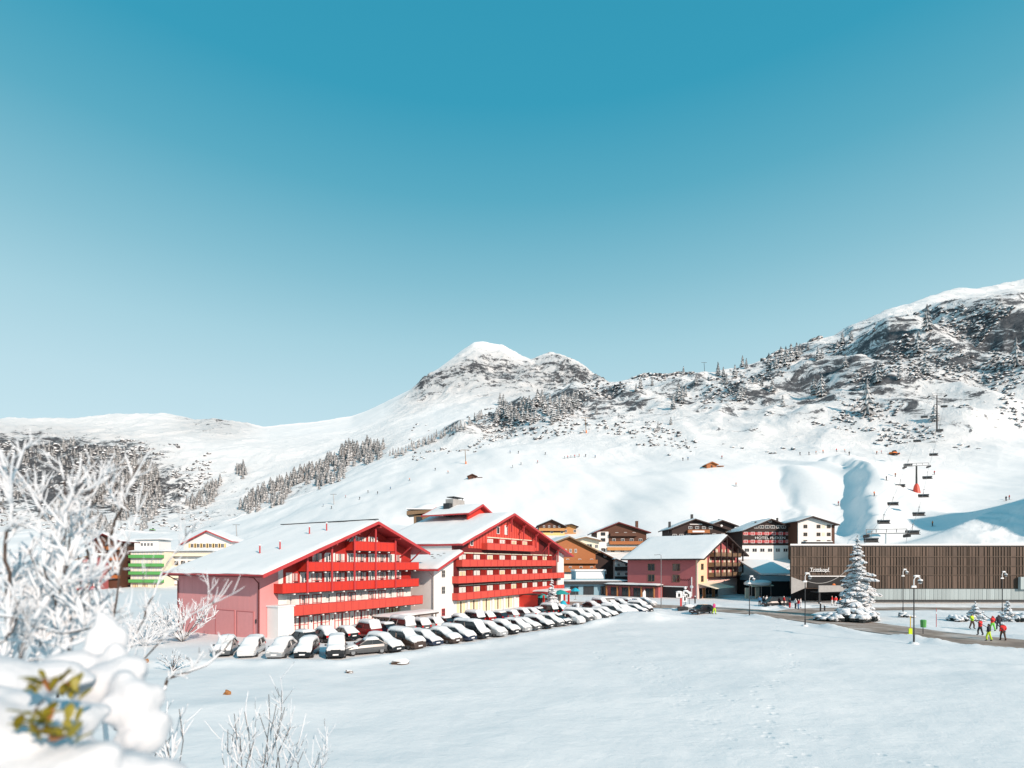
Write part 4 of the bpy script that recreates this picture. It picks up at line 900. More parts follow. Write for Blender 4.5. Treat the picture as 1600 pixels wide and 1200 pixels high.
# ------------------------------------------------------------------ timber hall
XL, XR, YH, ZT = 59.0, 121.0, 115.0, 12.05
hall = thing('lift_hall', 'long dark timber-clad lift hall with vertical slats and grey translucent base band', 'hall', (XL, YH, 0), 0)
W = XR - XL
ex0, ex1 = 3.8, 15.5     # entrance recess
MB().prism([(0, .5, 3.1), (W, .5, 3.1), (W, 26, 3.1), (15.5, 26, 3.1)], (0, 0, ZT - 3.1)).build('wall', 'hall_cladding', hall)
MB().box(ex1, W, .5, 26, -1, 3.098).build('wall', 'concrete', hall); MB().prism([(3.5, 7, -1), (ex1 - .002, 7, -1), (ex1 - .002, 25, -1)], (0, 0, 4.098)).build('wall', 'black_recess', hall)
MB().prism([(-.1, .3, ZT + .002), (W, .3, ZT + .002), (W, 26.1, ZT + .002), (15.4, 26.1, ZT + .002)], (0, 0, .2)).build('roof_edge', 'dark_metal', hall); MB().prism([(0.1, .5, ZT + .204), (W, .5, ZT + .204), (W, 26, ZT + .204), (15.5, 26, ZT + .204)], (0, 0, .35)).build('snow_cover', 'roof_snow', hall)
lev = [3.1, 6.0, 7.9, 9.9, ZT - .05]
nP = 36
for r in range(4):
    pm_ = MB().box(-W / nP / 2 + .02, W / nP / 2 - .02, .30, .497, .03, lev[r + 1] - lev[r] - .03).mesh('panel', 'hall_cladding')
    for i in range(nP):
        x = (i + .5) * W / nP
        if r == 0 and ex0 - .5 < x < ex1 - .8: continue
        link('panel', pm_, hall, (x, rnd.uniform(0, .05), lev[r]))
sl = MB().box(-.032, .032, .16, .29, 3.15, ZT - .02).mesh('slat', 'hall_slat'); sl2 = MB().box(-.032, .032, .16, .29, 6.02, ZT - .02).mesh('slat', 'hall_slat')
for i in range(int(W / .62)):
    x = .2 + i * .62 + rnd.uniform(-.12, .12)
    if rnd.random() < .1: continue
    link('slat', sl2 if ex0 - .6 < x < ex1 + .1 else sl, hall, (x, rnd.uniform(0, .04), 0))
for z in lev[1:-1]: MB().box(0, W, .12, .26, z - .05, z + .05).build('rail', 'hall_slat', hall)
bm_ = MB().box(-.40, .40, .18, .5, .75, 3.04).mesh('band_panel', 'hall_band')
for i in range(int((W - ex1) / .86)): link('band_panel', bm_, hall, (ex1 + .6 + i * .86, rnd.uniform(-.03, .03), 0))
MB().box(ex1, W, .02, .5, .45, .72).build('plinth', 'dark_metal', hall)
MB().prism([(.05, .02, 2.0), (3.3, .02, 3.4), (3.3, .02, 4.4), (.05, .02, 5.6)], (0, .07, 0)).build('sloping_cheek', 'concrete', hall)
MB().box(ex0, ex1 - 2, .36, .52, 3.3, 5.5).build('terrace_opening', 'black_recess', hall)
MB().prism([(ex0 + .6, -2.6, 2.5), (ex1 - 1, -2.6, 2.8), (ex1 - 1, -2.6, 3.9), (ex0 + .6, -2.6, 3.9)], (0, .25, 0)).build('terrace_parapet', 'concrete', hall)
MB().box(ex0 + .4, ex1 - .8, -2.3, .3, 2.4, 2.6).build('terrace_floor', 'dark_metal', hall)
MB().box(ex0 + .2, ex1 - 3, .18, .32, 5.65, 5.85).build('lintel', 'white_paint', hall)
for x in (ex0 + 1, ex0 + 5.5, ex1 - 1.5): MB().box(x - .15, x + .15, -2.2, -1.9, -.5, 2.39).build('column', 'dark_metal', hall)
tm = text_mesh('Trittkopf', 1.15, .06); tw = link('lettering', tm, hall, (6.0, .02, 6.75)); tw.scale = (.95, 1, 1)
MB().box(3.9, 8.2, -.06, .09, 6.72, 6.78).build('lettering_rail', 'white_paint', hall)
MB().box(48, W, -.6, .01, 3.0, 5.6).build('glazed_corner', 'hall_band', hall)
t = thing('roof_unit', 'dark flat equipment box on the snowy hall roof', 'roof unit', (XL + 9.5, YH + 10, ZT + .55), 0); MB().box(-1, 5.2, 0, 2, 0, .8).build('casing', 'dark_metal', t); MB().box(-1, 5.2, 0, 2, .802, .95).build('snow_cover', 'snow', t)

# ------------------------------------------------------------------ houses at the left end of the valley
h, Tt, zt = chalet('chalet', 'tall brown chalet with orange balconies behind the frosted bush', 146, 184, 915, 175, 163, 834, 851, 846, 'brown_wood', 'deep_red', 8, 4, 1.4,
    wins=rowz(2, 3, 1.2, 1.3, .3, .7) + rowz(2, 6.0, 1.2, 1.3, .3, .7) + rowz(2, 9, 1.2, 1.3, .3, .7), bal=[(.4, 1.05, z, 'orange_wood') for z in (2.4, 5.2, 8.2, 11.6)])
chalet('chalet', 'small pink-brown house with red balconies below the tall brown chalet', 124, 148, 922, 168, 148, 866, 874, 868, 'rose_plaster', 'weathered_wood', 6, 4, .5, 'white_plaster', 6.2,
    wins=rowz(2, .8, 1.1, 1.2, .28, .75) + rowz(2, 3.4, 1.1, 1.2, .28, .75), frame='trim_red', bal=[(0, 1, 2.7, 'trim_red'), (0, 1, .2, 'trim_red')])
b0 = along(204, 922, 178)
t = thing('green_house', 'white apartment house striped with green balcony bands', 'building', (b0.x, 178, b0.z), R(-4))
MB().box(0, 11.6, 0, 10, -3, 12.6).build('wall', 'cream_plaster', t); s = MB(); snow_slab(s, (-.6, 12.6), (12, 12.7), -.8, 10, .5, rnd, 8, 8); s.build('snow_cover', 'roof_snow', t, True)
for z in (2.6, 5.2, 7.8, 10.6):
    balcony(t, .1, 11.5, z, 1.0, .85, 'green_paint', cap='green_paint')
    for x in np.arange(1.0, 11.2, 1.55): window(t, x, 0, z + .95, 1.1, 1.2, 2, 1, 'white_paint', curtain=1)
for x in (1.6, 5.0, 8.2): window(t, x, 0, .3, 1.6, 1.7, 2, 1, 'brown_wood', curtain=2)
b0 = along(259, 922, 182)
t = thing('yellow_house', 'cream house with long yellow balconies between the green house and pink wall', 'building', (b0.x, 182, b0.z), 0)
MB().box(0, 16, 0, 10, -3, 13.0).build('wall', 'white_plaster', t); s = MB(); snow_slab(s, (-.4, 13.0), (16.2, 13.05), -.8, 10, .4, rnd, 8, 8); s.build('snow_cover', 'roof_snow', t, True)
for z in (4.2, 7.4, 11.4): balcony(t, -.2, 16, z, 1.3, .8, 'canvas', cap='yellow_plaster')
for z in (.4, 5.1, 8.3):
    for x in np.arange(1.2, 15, 2.3): window(t, x, 0, z, 1.4, 1.5, 2, 1, 'weathered_wood')
h, Tt, zt = chalet('gabled_house', 'white gabled house with yellow-green shutters and red roof edge', 287, 361, 895, 195, 325, 829, 851, 846, 'white_plaster', 'trim_red', 12, 0, 1.0, wins=rowz(6, 9.0, 1.1, 1.5, .18, .82) + rowz(6, 5.6, 1.1, 1.5, .1, .8), frame='white_paint', cat='house')
for z in (9.0, 5.6):
    for f in np.linspace(.18 if z > 6 else .1, .82 if z > 6 else .8, 6):
        for d in (-.95, .95): MB().box(f * Tt + d - .32, f * Tt + d + .32, -.06, -.004, z, z + 1.5).build('shutter', 'yellow_plaster', h)
b0 = along(196, 862, 215)
t = thing('low_white_house', 'low white house with window strip and snowy roof behind the green house', 'house', (b0.x, 215, b0.z), 0)
MB().box(0, 13, 0, 8, -4, 4.6).build('wall', 'white_plaster', t); s = MB(); snow_slab(s, (-1, 4.6), (14, 4.8), -1, 8, .6, rnd, 8, 8); s.build('snow_cover', 'roof_snow', t, True)
for x in np.arange(6.5, 11, 1.3): window(t, x, 0, 2.2, 1.0, 1.3, 2, 1, 'white_paint')
# ================================================================== CARS
def loft(mb, secs, mi=0, caps=True):
    n = len(secs[0]); b = []
    for s in secs: b += s
    fs = [(i * n + k, i * n + (k + 1) % n, (i + 1) * n + (k + 1) % n, (i + 1) * n + k) for i in range(len(secs) - 1) for k in range(n)]
    if caps: fs += [tuple(range(n))[::-1], tuple((len(secs) - 1) * n + k for k in range(n))]
    mb.add(b, fs, mi)

CAR = {   # length, half width, belt profile (x, z), roof: front base, front top, rear top, rear base, height
 'saloon': dict(L=4.55, w=.88, belt=[(-2.27, .62), (-2.2, .92), (-1.6, .98), (0, .96), (.95, .93), (1.85, .80), (2.2, .66), (2.27, .45)], gh=(1.0, .05, -1.05, -1.85), h=1.44),
 'hatchback': dict(L=4.1, w=.87, belt=[(-2.05, .6), (-2.0, 1.0), (-1.4, 1.0), (0, .97), (.85, .95), (1.7, .82), (1.98, .68), (2.05, .45)], gh=(1.05, .25, -1.45, -1.98), h=1.50),
 'estate': dict(L=4.7, w=.89, belt=[(-2.35, .6), (-2.3, .98), (-1.6, .98), (0, .96), (.95, .93), (1.9, .80), (2.28, .66), (2.35, .45)], gh=(1.05, .15, -1.85, -2.3), h=1.48),
 'offroader': dict(L=4.7, w=.93, belt=[(-2.35, .7), (-2.3, 1.15), (-1.6, 1.15), (0, 1.12), (.85, 1.1), (1.9, 1.0), (2.28, .88), (2.35, .55)], gh=(1.0, .35, -1.95, -2.3), h=1.78),
 'van': dict(L=4.95, w=.95, belt=[(-2.47, .6), (-2.45, 1.12), (-1.6, 1.12), (0, 1.12), (1.3, 1.08), (2.1, .95), (2.4, .75), (2.47, .45)], gh=(1.75, .95, -2.25, -2.45), h=1.92),
}
def car_meshes(kind):
    c = CAR[kind]; w = c['w']; L2 = c['L'] / 2; rz = .33 if kind != 'offroader' else .38
    b = MB(); secs = []
    for (x, z) in c['belt']:
        e = max(0, abs(x) - (L2 - .55)) / .55; ww = w * (1 - .16 * e * e)
        secs.append([(x, -ww * .93, .24), (x, -ww, .48), (x, -ww * .985, (z + .5) / 2), (x, -ww * .90, z), (x, ww * .90, z), (x, ww * .985, (z + .5) / 2), (x, ww, .48), (x, ww * .93, .24)])
    loft(b, secs)
    f0, f1, r1, r0 = c['gh']; h = c['h']; zb = np.interp([f0, r0], [q[0] for q in c['belt']], [q[1] for q in c['belt']])
    wb, wt = w * .86, w * .68
    b.hexa([(r1, -wt, h - .05), (f1, -wt, h - .05), (f1, wt, h - .05), (r1, wt, h - .05), (r1 + .08, -wt * .92, h), (f1 - .08, -wt * .92, h), (f1 - .08, wt * .92, h), (r1 + .08, wt * .92, h)])
    for xa, za, xt in ((f0, zb[0], f1), ((f0 + r0) / 2, (zb[0] + zb[1]) / 2, (f1 + r1) / 2), (r0, zb[1], r1)):     # pillars
        for s in (-1, 1): b.tube([(xa, s * wb, za - .02), (xt, s * wt, h - .03)], .05, 4)
    g = MB(); g.hexa([(r0 + .02, -wb * .985, zb[1] - .02), (f0 - .02, -wb * .985, zb[0] - .02), (f0 - .02, wb * .985, zb[0] - .02), (r0 + .02, wb * .985, zb[1] - .02), (r1, -wt * .985, h - .052), (f1, -wt * .985, h - .052), (f1, wt * .985, h - .052), (r1, wt * .985, h - .052)])
    wm = MB(); wm.tube([(0, -.11, 0), (0, .11, 0)], rz, 14); rm = MB(); rm.tube([(0, -.118, 0), (0, .118, 0)], rz * .6, 10)
    hl = MB(); hl.box(-.05, .03, -.17, .17, -.07, .07); tl = MB(); tl.box(-.03, .05, -.12, .12, -.12, .10); pl = MB(); pl.box(-.02, .02, -.26, .26, -.06, .06)
    mi = MB(); mi.box(-.08, .08, -.09, .09, -.06, .07)
    # snow: a blanket following bonnet, screen, roof and tail
    def blanket(pts, hw, th, seed):
        q = MB(); secs = []
        for i, (x, z) in enumerate(pts):
            e = .35 if i in (0, len(pts) - 1) else 1.0; n = float(vnoise(i * 1.7 + seed, seed * .37, 2)) * .16
            W_ = hw(x, z) * (1 + n); t = th * e + n * .6
            secs.append([(x, -W_, z - .05), (x, -W_ * 1.02, z + t * .45), (x, -W_ * .78, z + t * .95), (x, 0, z + t * 1.12), (x, W_ * .78, z + t * .95), (x, W_ * 1.02, z + t * .45), (x, W_, z - .05)])
        loft(q, secs); return q
    hwf = lambda x, z: (wt * 1.12 if z > h - .1 else w * .86 - (w * .86 - wt) * max(0, min(1, (z - 1.0) / (h - 1.0))))
    def dens(p): 
        o = []
        for (a, c_) in zip(p[:-1], p[1:]):
            n = max(1, int(math.dist(a, c_) / .32)); o += [(a[0] + (c_[0] - a[0]) * i / n, a[1] + (c_[1] - a[1]) * i / n) for i in range(n)]
        return o + [p[-1]]
    bz = lambda x: float(np.interp(x, [q[0] for q in c['belt']], [q[1] for q in c['belt']]))
    full = [(r0 - .05, bz(r0) + .02), (r0 + .12, bz(r0) + .08), (r1, h), (f1, h), (f0, bz(f0) + .02), (L2 - .5, bz(L2 - .5)), (L2 - .14, bz(L2 - .14))]
    if kind == 'saloon': full = [(-L2 + .1, .93)] + full
    part = [(r1 - .05, h - .02), (r1 + .1, h), (f1, h), (f1 + .12, h - .1)]; bon = [(f0 - .05, bz(f0) + .03), (L2 - .5, bz(L2 - .5)), (L2 - .14, bz(L2 - .14))]
    return dict(body=b, glass=g, wheel=wm.mesh('wheel', 'tyre'), rim=rm.mesh('rim', 'rim'), head=hl.mesh('headlight', 'lamp_clear'), tail=tl.mesh('taillight', 'lamp_red'), plate=pl.mesh('number_plate', 'white_paint'), mirror=mi,
                bodym=b.mesh('body', ['paint_black']), glassm=g.mesh('window_glass', 'glass'), mirm=mi.mesh('mirror', 'dark_metal'),
                snow=[blanket(dens(full), hwf, .22, 1).mesh('snow_cover', 'car_snow', True), blanket(dens(full), hwf, .32, 5).mesh('snow_cover', 'car_snow', True)],
                roofs=blanket(dens(part), hwf, .16, 3).mesh('snow_cover', 'car_snow', True), bons=blanket(dens(bon), hwf, .1, 8).mesh('snow_cover', 'car_snow', True),
                L2=L2, w=w, rz=rz, f0=f0, zb=zb[0])
CM = {k: car_meshes(k) for k in CAR}
def car(kind, paint, label, loc, rz, group=None, snow='full', name='parked_car'):
    c = CM[kind]; o = thing(name, label, 'car' if kind != 'van' else 'van', loc, rz, group)
    b = link('body', c['bodym'], o); b.material_slots[0].link = 'OBJECT'; b.material_slots[0].material = M['paint_' + paint]
    link('window_glass', c['glassm'], o)
    for x in (-c['L2'] * .60, c['L2'] * .62):
        for s in (-1, 1):
            w = link('wheel', c['wheel'], o, (x, s * (c['w'] - .13), c['rz'])); link('rim', c['rim'], w)
    for s in (-1, 1):
        link('headlight', c['head'], o, (c['L2'] - .09, s * c['w'] * .66, .66 if kind != 'offroader' else .86)); link('taillight', c['tail'], o, (-c['L2'] + .03, s * c['w'] * .74, .82))
        link('mirror', c['mirm'], o, (c['f0'] - .15, s * (c['w'] + .04), c['zb'] + .08))
    link('number_plate', c['plate'], o, (c['L2'] + .005, 0, .45)); link('number_plate', c['plate'], o, (-c['L2'] - .005, 0, .62))
    if name == 'parked_car': o.scale = (.95, .93, .95)
    if snow == 'full':
        q = link('snow_cover', c['snow'][rnd.randint(0, 1)], o); q.scale = (1, rnd.uniform(.97, 1.05), rnd.uniform(.98, 1.04))
    elif snow == 'part': link('snow_cover', c['roofs'], o); link('snow_cover', c['bons'], o)
    return o
_T = ['', '', 'twenty', 'thirty', 'forty', 'fifty']
_U = ['', 'first', 'second', 'third', 'fourth', 'fifth', 'sixth', 'seventh', 'eighth', 'ninth', 'tenth', 'eleventh', 'twelfth', 'thirteenth', 'fourteenth', 'fifteenth', 'sixteenth', 'seventeenth', 'eighteenth', 'nineteenth']
def nth(n): return _U[n] if n < 20 else (_T[n // 10] + '-' + _U[n % 10] if n % 10 else ['', '', 'twentieth', 'thirtieth', 'fortieth', 'fiftieth'][n // 10])
ORD = ['first', 'second', 'third', 'fourth', 'fifth', 'sixth', 'seventh', 'eighth', 'ninth', 'tenth', 'eleventh', 'twelfth', 'thirteenth', 'fourteenth', 'fifteenth', 'sixteenth', 'seventeenth', 'eighteenth', 'nineteenth', 'twentieth', 'twenty-first', 'twenty-second', 'twenty-third', 'twenty-fourth', 'twenty-fifth', 'twenty-sixth']
rc_ = random.Random(11)
KN = {'saloon': 'saloon', 'hatchback': 'hatchback', 'estate': 'estate car', 'offroader': 'off-roader', 'van': 'van'}
SN = {'full': 'under thick snow', 'part': 'with snow on roof and bonnet', 'none': 'swept clear of snow'}
def put(kind, paint, X, Y, ang, snow, where, group):
    z = terrain_z(X, Y); z = 0.08
    return car(kind, paint, f'{paint} {KN[kind]} {SN[snow]}, {where}'.replace('snow on roof and bonnet', 'part snow cover'), (X, Y, z), ang, group, snow)
# front row: the leftmost few face the camera, the rest stand aslant
front = [('saloon', 'grey', -26.6, 50.6, R(-72), 'full'), ('estate', 'white', -24.0, 50.2, R(-78), 'full'), ('saloon', 'silver', -20.9, 49.5, R(-86), 'full'), ('hatchback', 'black', -18.6, 49.4, R(-82), 'full'), ('offroader', 'black', -16.0, 49.6, R(-74), 'full')]
ks = ['saloon', 'hatchback', 'estate', 'offroader', 'saloon', 'estate', 'hatchback', 'van']; ps = ['grey', 'black', 'silver', 'navy', 'black', 'white', 'grey', 'black', 'brown']
for k in range(24):
    s = k * 2.42; X = -13.2 + .64 * s; Y = 50.2 + .768 * s
    kd = ks[(k * 5 + k // 3) % 7] if k != 6 else 'van'; pc = ps[(k * 4 + k // 4) % 9]
    sn_ = 'full' if k not in (0, 13) else 'part'
    front.append((kd, pc, X - .768 * rc_.uniform(.2, .9), Y + .64 * rc_.uniform(.2, .9), R(-40 + rc_.uniform(-4, 4)) if k else R(-150), sn_))
for i, (kd, pc, X, Y, a, sn_) in enumerate(front):
    put(kd, pc, X, Y, a, sn_, f'{nth(i + 1)} from the left in the front row', 'cars in the front parking row')
n_ = 0
for k in range(19):
    s = k * 2.45; X = -21.8 + .655 * s; Y = 56.6 + .756 * s
    kd = ks[(k * 3 + 1) % 7] if k not in (5,) else 'van'; pc = ['black', 'red', 'grey', 'black', 'navy', 'white', 'black', 'silver'][(k * 3) % 8]
    put(kd, pc, X + rc_.uniform(-.2, .2), Y + rc_.uniform(-.2, .2), R(140 + rc_.uniform(-4, 4)), 'full' if k % 4 else 'part', f'{nth(n_ + 1)} from the left in the back row', 'cars in the back parking row'); n_ += 1
n_ = 0
for k in range(7):
    X = 14.6 + 1.95 * k; Y = 99.0 + 1.3 * k
    put(ks[(k * 3) % 7], ['black', 'grey', 'brown', 'black', 'navy', 'grey', 'silver'][k], X, Y, R(-55 + rc_.uniform(-5, 5)), 'full', f'{nth(n_ + 1)} in the short row by the entrance', 'cars in the short row'); n_ += 1
p_ = ground_at(1096, 960)
car('hatchback', 'black', 'black hatchback swept clear of snow on the road before the pink house', (p_.x, p_.y, .12), R(205), None, 'none', 'moving_car')
p_ = ground_at(1212, 949)
car('van', 'black', 'black van standing on the road before the hall entrance', (p_.x, p_.y, .12), R(183), None, 'none', 'van')
for k, (x, y, lab) in enumerate(((1215, 878, 'left'), (1232, 878, 'right'))):
    p_ = Vector(((x - 800) / F * 160, 160, 0)); car('saloon', 'grey', f'snowed-in car at the foot of the HOTEL lettered house, the one further {lab}', (p_.x, p_.y, terrain_z(p_.x, p_.y) + .3), R(10), None, 'full')
rs_ = random.Random(5)
for k in range(8):
    p_ = Vector((-66 + 4.2 * k + rs_.uniform(-.5, .5), 128 + rs_.uniform(-2, 2) - 4 * (k % 2), 0))
    car(ks[k % 6], ['red', 'black', 'red', 'black', 'white', 'red', 'grey', 'black'][k], f'{["red","black","red","black","white","red","grey","black"][k]} snow-capped car, {ORD[k]} from the left below the green striped house', (p_.x, p_.y, .1), R(rs_.uniform(60, 120)), 'cars below the green house', 'full')
# ================================================================== STREET FURNITURE
def lamp(x, y, h, label, arm=1):
    p = ground_at(x, y); o = thing('street_lamp', label, 'street lamp', (p.x, p.y, 0.0), 0, 'street lamps along the road')
    MB().tube([(0, 0, -.3), (0, 0, 1.0), (0, 0, 1.01), (0, 0, h - .9)], [.09, .09, .06, .055], 8).build('pole', 'dark_metal', o)
    MB().tube([(0, 0, h - .9), (0, 0, h - .35), (.12, 0, h - .1), (.4, 0, h), (.62, 0, h - .12), (.66, 0, h - .35)], .045, 6).build('bracket', 'white_paint', o)
    hd = MB().tube([(.66, 0, h - .35), (.66, 0, h - .5), (.66, 0, h - .62)], [.05, .2, .26], 10).build('lamp_shade', 'dark_metal', o)
    MB().blob((.66, 0, h - .66), (.17, .17, .1)).build('bulb_glass', 'lamp_clear', hd)
    q = MB(); q.blob((.3, 0, h + .07), (.36, .09, .1), 8, 5, .15, rnd); q.build('snow_cap', 'snow', o, True); q = MB(); q.blob((.66, 0, h - .38), (.24, .24, .13), 8, 5, .15, rnd); q.build('snow_cap', 'snow', hd, True)
    q = MB(); q.box(-.25, .25, -.06, .06, h - 1.15, h - 1.05); q.build('cross_bar', 'white_paint', o); MB().blob((0, 0, h - 1.0), (.28, .1, .08)).build('snow_cap', 'snow', o, True)
    MB().blob((0, 0, .05), (.55, .45, .22), 8, 5, .2, rnd).build('snow_collar', 'snow', o, True)
lamp(1171, 964, 6.4, 'dark street lamp near the black car and pink house'); lamp(1258, 979, 7.1, 'dark street lamp before the hall entrance left of the tall spruce')
lamp(1428, 1007, 7.1, 'tallest dark street lamp standing on the near road edge'); lamp(1411, 958, 7.4, 'street lamp behind the road just right of the tall spruce'); lamp(1566, 958, 7.0, 'street lamp at the far right before the hall')
p = ground_at(1033, 950); o = thing('lamp_mast', 'thin pale mast before the pink house side wall', 'mast', (p.x, p.y, 0)); MB().tube([(0, 0, -.2), (0, 0, 10)], [.09, .05], 8).build('pole', 'grey_metal', o); MB().tube([(0, 0, 10), (-.3, 0, 10.15), (-.9, 0, 10.1)], .04, 6).build('arm', 'grey_metal', o); MB().box(-1.3, -.85, -.1, .1, 10.03, 10.13).build('lamp_head', 'grey_metal', o)
# snow-crusted signpost
p = ground_at(1070, 955); o = thing('sign_post', 'snow-crusted signpost with several panels beside the road', 'sign', (p.x, p.y, 0))
for dx in (-.7, .1, .8): MB().tube([(dx, 0, -.2), (dx, 0, 3.4)], .06, 6).build('post', 'grey_metal', o)
for dx, z, w, h in ((-1.0, 2.4, 1.1, 1.0), (.0, 1.7, .8, 1.2), (.65, 2.4, .9, .9), (.1, 3.0, .9, .55)):
    q = MB().box(dx - w / 2, dx + w / 2, -.12, -.07, z, z + h).build('panel', 'white_paint', o); MB().blob((dx, -.1, z + h + .04), (w * .55, .2, .16), 8, 5, .2, rnd).build('snow_cap', 'snow', q, True)
    MB().box(dx - w * .2, dx + w * .15, -.135, -.121, z + h * .15, z + h * .75).build('marking', 'dark_metal', q)
MB().box(-.9, -.55, -.2, -.13, .9, 2.3).build('panel', 'trim_red', o); MB().box(-1.2, .5, -.3, .4, -.2, .8).build('base_box', 'dark_metal', o)
MB().blob((.7, .1, .9), (.9, .5, .35), 8, 5, .2, rnd).build('snow_heap', 'snow', o, True); MB().blob((.1, .1, 4.1), (.25, .2, .3), 8, 5, .2, rnd).build('snow_cap', 'snow', o, True)
for (x, y, h, lab) in ((1282, 956, 1.5, 'taller dark bollard left of the tall spruce'), (1288.5, 955, 1.0, 'shorter dark bollard close to the tall spruce'), (1086, 946, 1.8, 'dark post at the corner of the pink house')):
    p = ground_at(x, y); o = thing('bollard', lab, 'bollard', (p.x, p.y, 0)); MB().tube([(0, 0, -.2), (0, 0, h - .1), (0, 0, h)], [.13, .13, .08], 8).build('post', 'dark_metal', o); MB().blob((0, 0, h + .04), (.17, .17, .1)).build('snow_cap', 'snow', o, True)
p = ground_at(1422.5, 994); o = thing('snow_stake', 'yellow marker stake beside the tallest street lamp', 'stake', (p.x, p.y, 0)); MB().tube([(0, 0, 0), (0, 0, 2.3)], .045, 6).build('pole', 'yellow_paint', o); MB().box(-.2, .2, -.05, .05, .2, .9).build('foot_sleeve', 'hi_vis', o)
p = ground_at(1463, 982); o = thing('snow_stake', 'thin red marker stake in the snow between lamp and skiers', 'stake', (p.x, p.y, 0)); MB().tube([(0, 0, 0), (0, 0, 2.6)], .035, 6).build('pole', 'trim_red', o); MB().tube([(0, 0, 1.9), (0, 0, 2.2)], .04, 6).build('band', 'white_paint', o)
p = ground_at(1431, 990); o = thing('litter_bin', 'small green bin hung on the tallest street lamp', 'bin', (p.x, p.y - 1.2, 0)); MB().tube([(0, 0, .9), (0, 0, 1.7)], [.28, .32], 10).build('bucket', 'green_paint', o); MB().tube([(0, 0, 1.71), (0, 0, 1.8)], [.34, .2], 10).build('lid', 'green_paint', o); MB().tube([(0, .05, -.2), (0, .05, .95)], .04, 6).build('post', 'dark_metal', o)
p = ground_at(946, 951); o = thing('utility_box', 'dark grey container at the end of the short car row', 'container', (p.x, p.y, 0), R(20)); MB().box(-1.5, 1.5, -.8, .8, -.2, 2.0).build('casing', 'dark_metal', o); MB().box(-1.5, 1.5, -.82, -.805, .2, 1.8).build('door', 'grey_plaster', o); MB().box(-1.5, 1.5, -.8, .8, 2.002, 2.15).build('snow_cover', 'snow', o)
# parasols and banners by the shops
def parasol(x, y, mat, lab, h=2.6, r=1.3, closed=False):
    p = ground_at(x, y); o = thing('parasol', lab, 'parasol', (p.x, p.y, 0)); MB().tube([(0, 0, -.1), (0, 0, h)], .04, 6).build('pole', 'grey_metal', o)
    MB().tube([(0, 0, h + .1), (0, 0, h - .15), (0, 0, h - .7)], [.05, r * .5, r] if not closed else [.05, .25, .18], 8, cap=False).build('canopy', mat, o); MB().tube([(0, 0, 0), (0, 0, .12)], .3, 8).build('base', 'concrete', o)
parasol(847, 949, 'teal_fabric', 'teal parasol before the red hotel porch left of the small spruce'); parasol(876, 948, 'teal_fabric', 'large teal parasol right of the small spruce by the hotel', 3.2, 1.9); parasol(899, 937, 'cyan_fabric', 'bright blue parasol before the pale blue shop', 2.7, 1.2)
parasol(880, 952, 'cyan_fabric', 'low blue parasol beside the small snowy spruce', 1.6, .8)
o = thing('snowy_parasols', 'pale snow-laden terrace canopy beside the peach gable', 'canopy', (58.5, 131.5, 0), R(30))
MB().prism([(-4, -2.4, 3.0), (4.2, -2.4, 3.0), (3.4, 0, 4.0), (-3.2, 0, 4.0)], (0, 0, .12)).build('canopy_front', 'canvas', o); q = MB(); q.blob((0, -1.0, 3.75), (4.4, 2.4, .75), 14, 8, .06, rnd); q.build('snow_cover', 'snow', o, True)
for x in (-3.6, 0, 3.6): MB().tube([(x, -2.0, -.2), (x, -2.0, 3.1)], .07, 6).build('pole', 'grey_metal', o)
for x in (-2.6, 1.2): MB().box(x, x + 1.4, .4, .6, 0, 2.6).build('shop_window', 'cream_plaster', o)
o = thing('beach_flag', 'white feather flag by the red-brown shop', 'flag', (*ground_at(1004, 944).xy, 0)); MB().tube([(0, 0, 0), (0, 0, 2.4), (.2, 0, 2.9), (.5, 0, 3.0)], .03, 6).build('pole', 'grey_metal', o); MB().prism([(.04, -.01, .9), (.7, -.01, 1.0), (.65, -.01, 2.6), (.4, -.01, 2.95), (.04, -.01, 2.4)], (0, .02, 0)).build('cloth', 'white_paint', o)
# cable from lamp to spruce, overhead
a_ = Vector((*ground_at(1258, 979).xy, 6.2)); b_ = Vector((53, 84, 9.0))
MB().tube([a_.lerp(b_, t / 16) - Vector((0, 0, 1.6 * 4 * (t / 16) * (1 - t / 16))) for t in range(17)], .035, 5).build('overhead_cable', 'concrete'); tag(bpy.data.objects['overhead_cable'], 'pale cable sagging from street lamp to the tall spruce', 'cable')
# stones and clods lying in the snow
for (x, y, r, lab) in ((627, 1037, .75, 'dark boulder poking from the snow below the front car row'), (545, 1052, .3, 'small dark stone left of the boulder in the snow field')):
    p = ground_at(x, y); z = terrain_z(p.x, p.y); q = MB(); q.blob((0, 0, .1), (r, r * .7, r * .45), 9, 6, .25, rnd); o = q.build('boulder', 'snowy_timber', None, False, (p.x, p.y, z)); tag(o, lab, 'boulder')

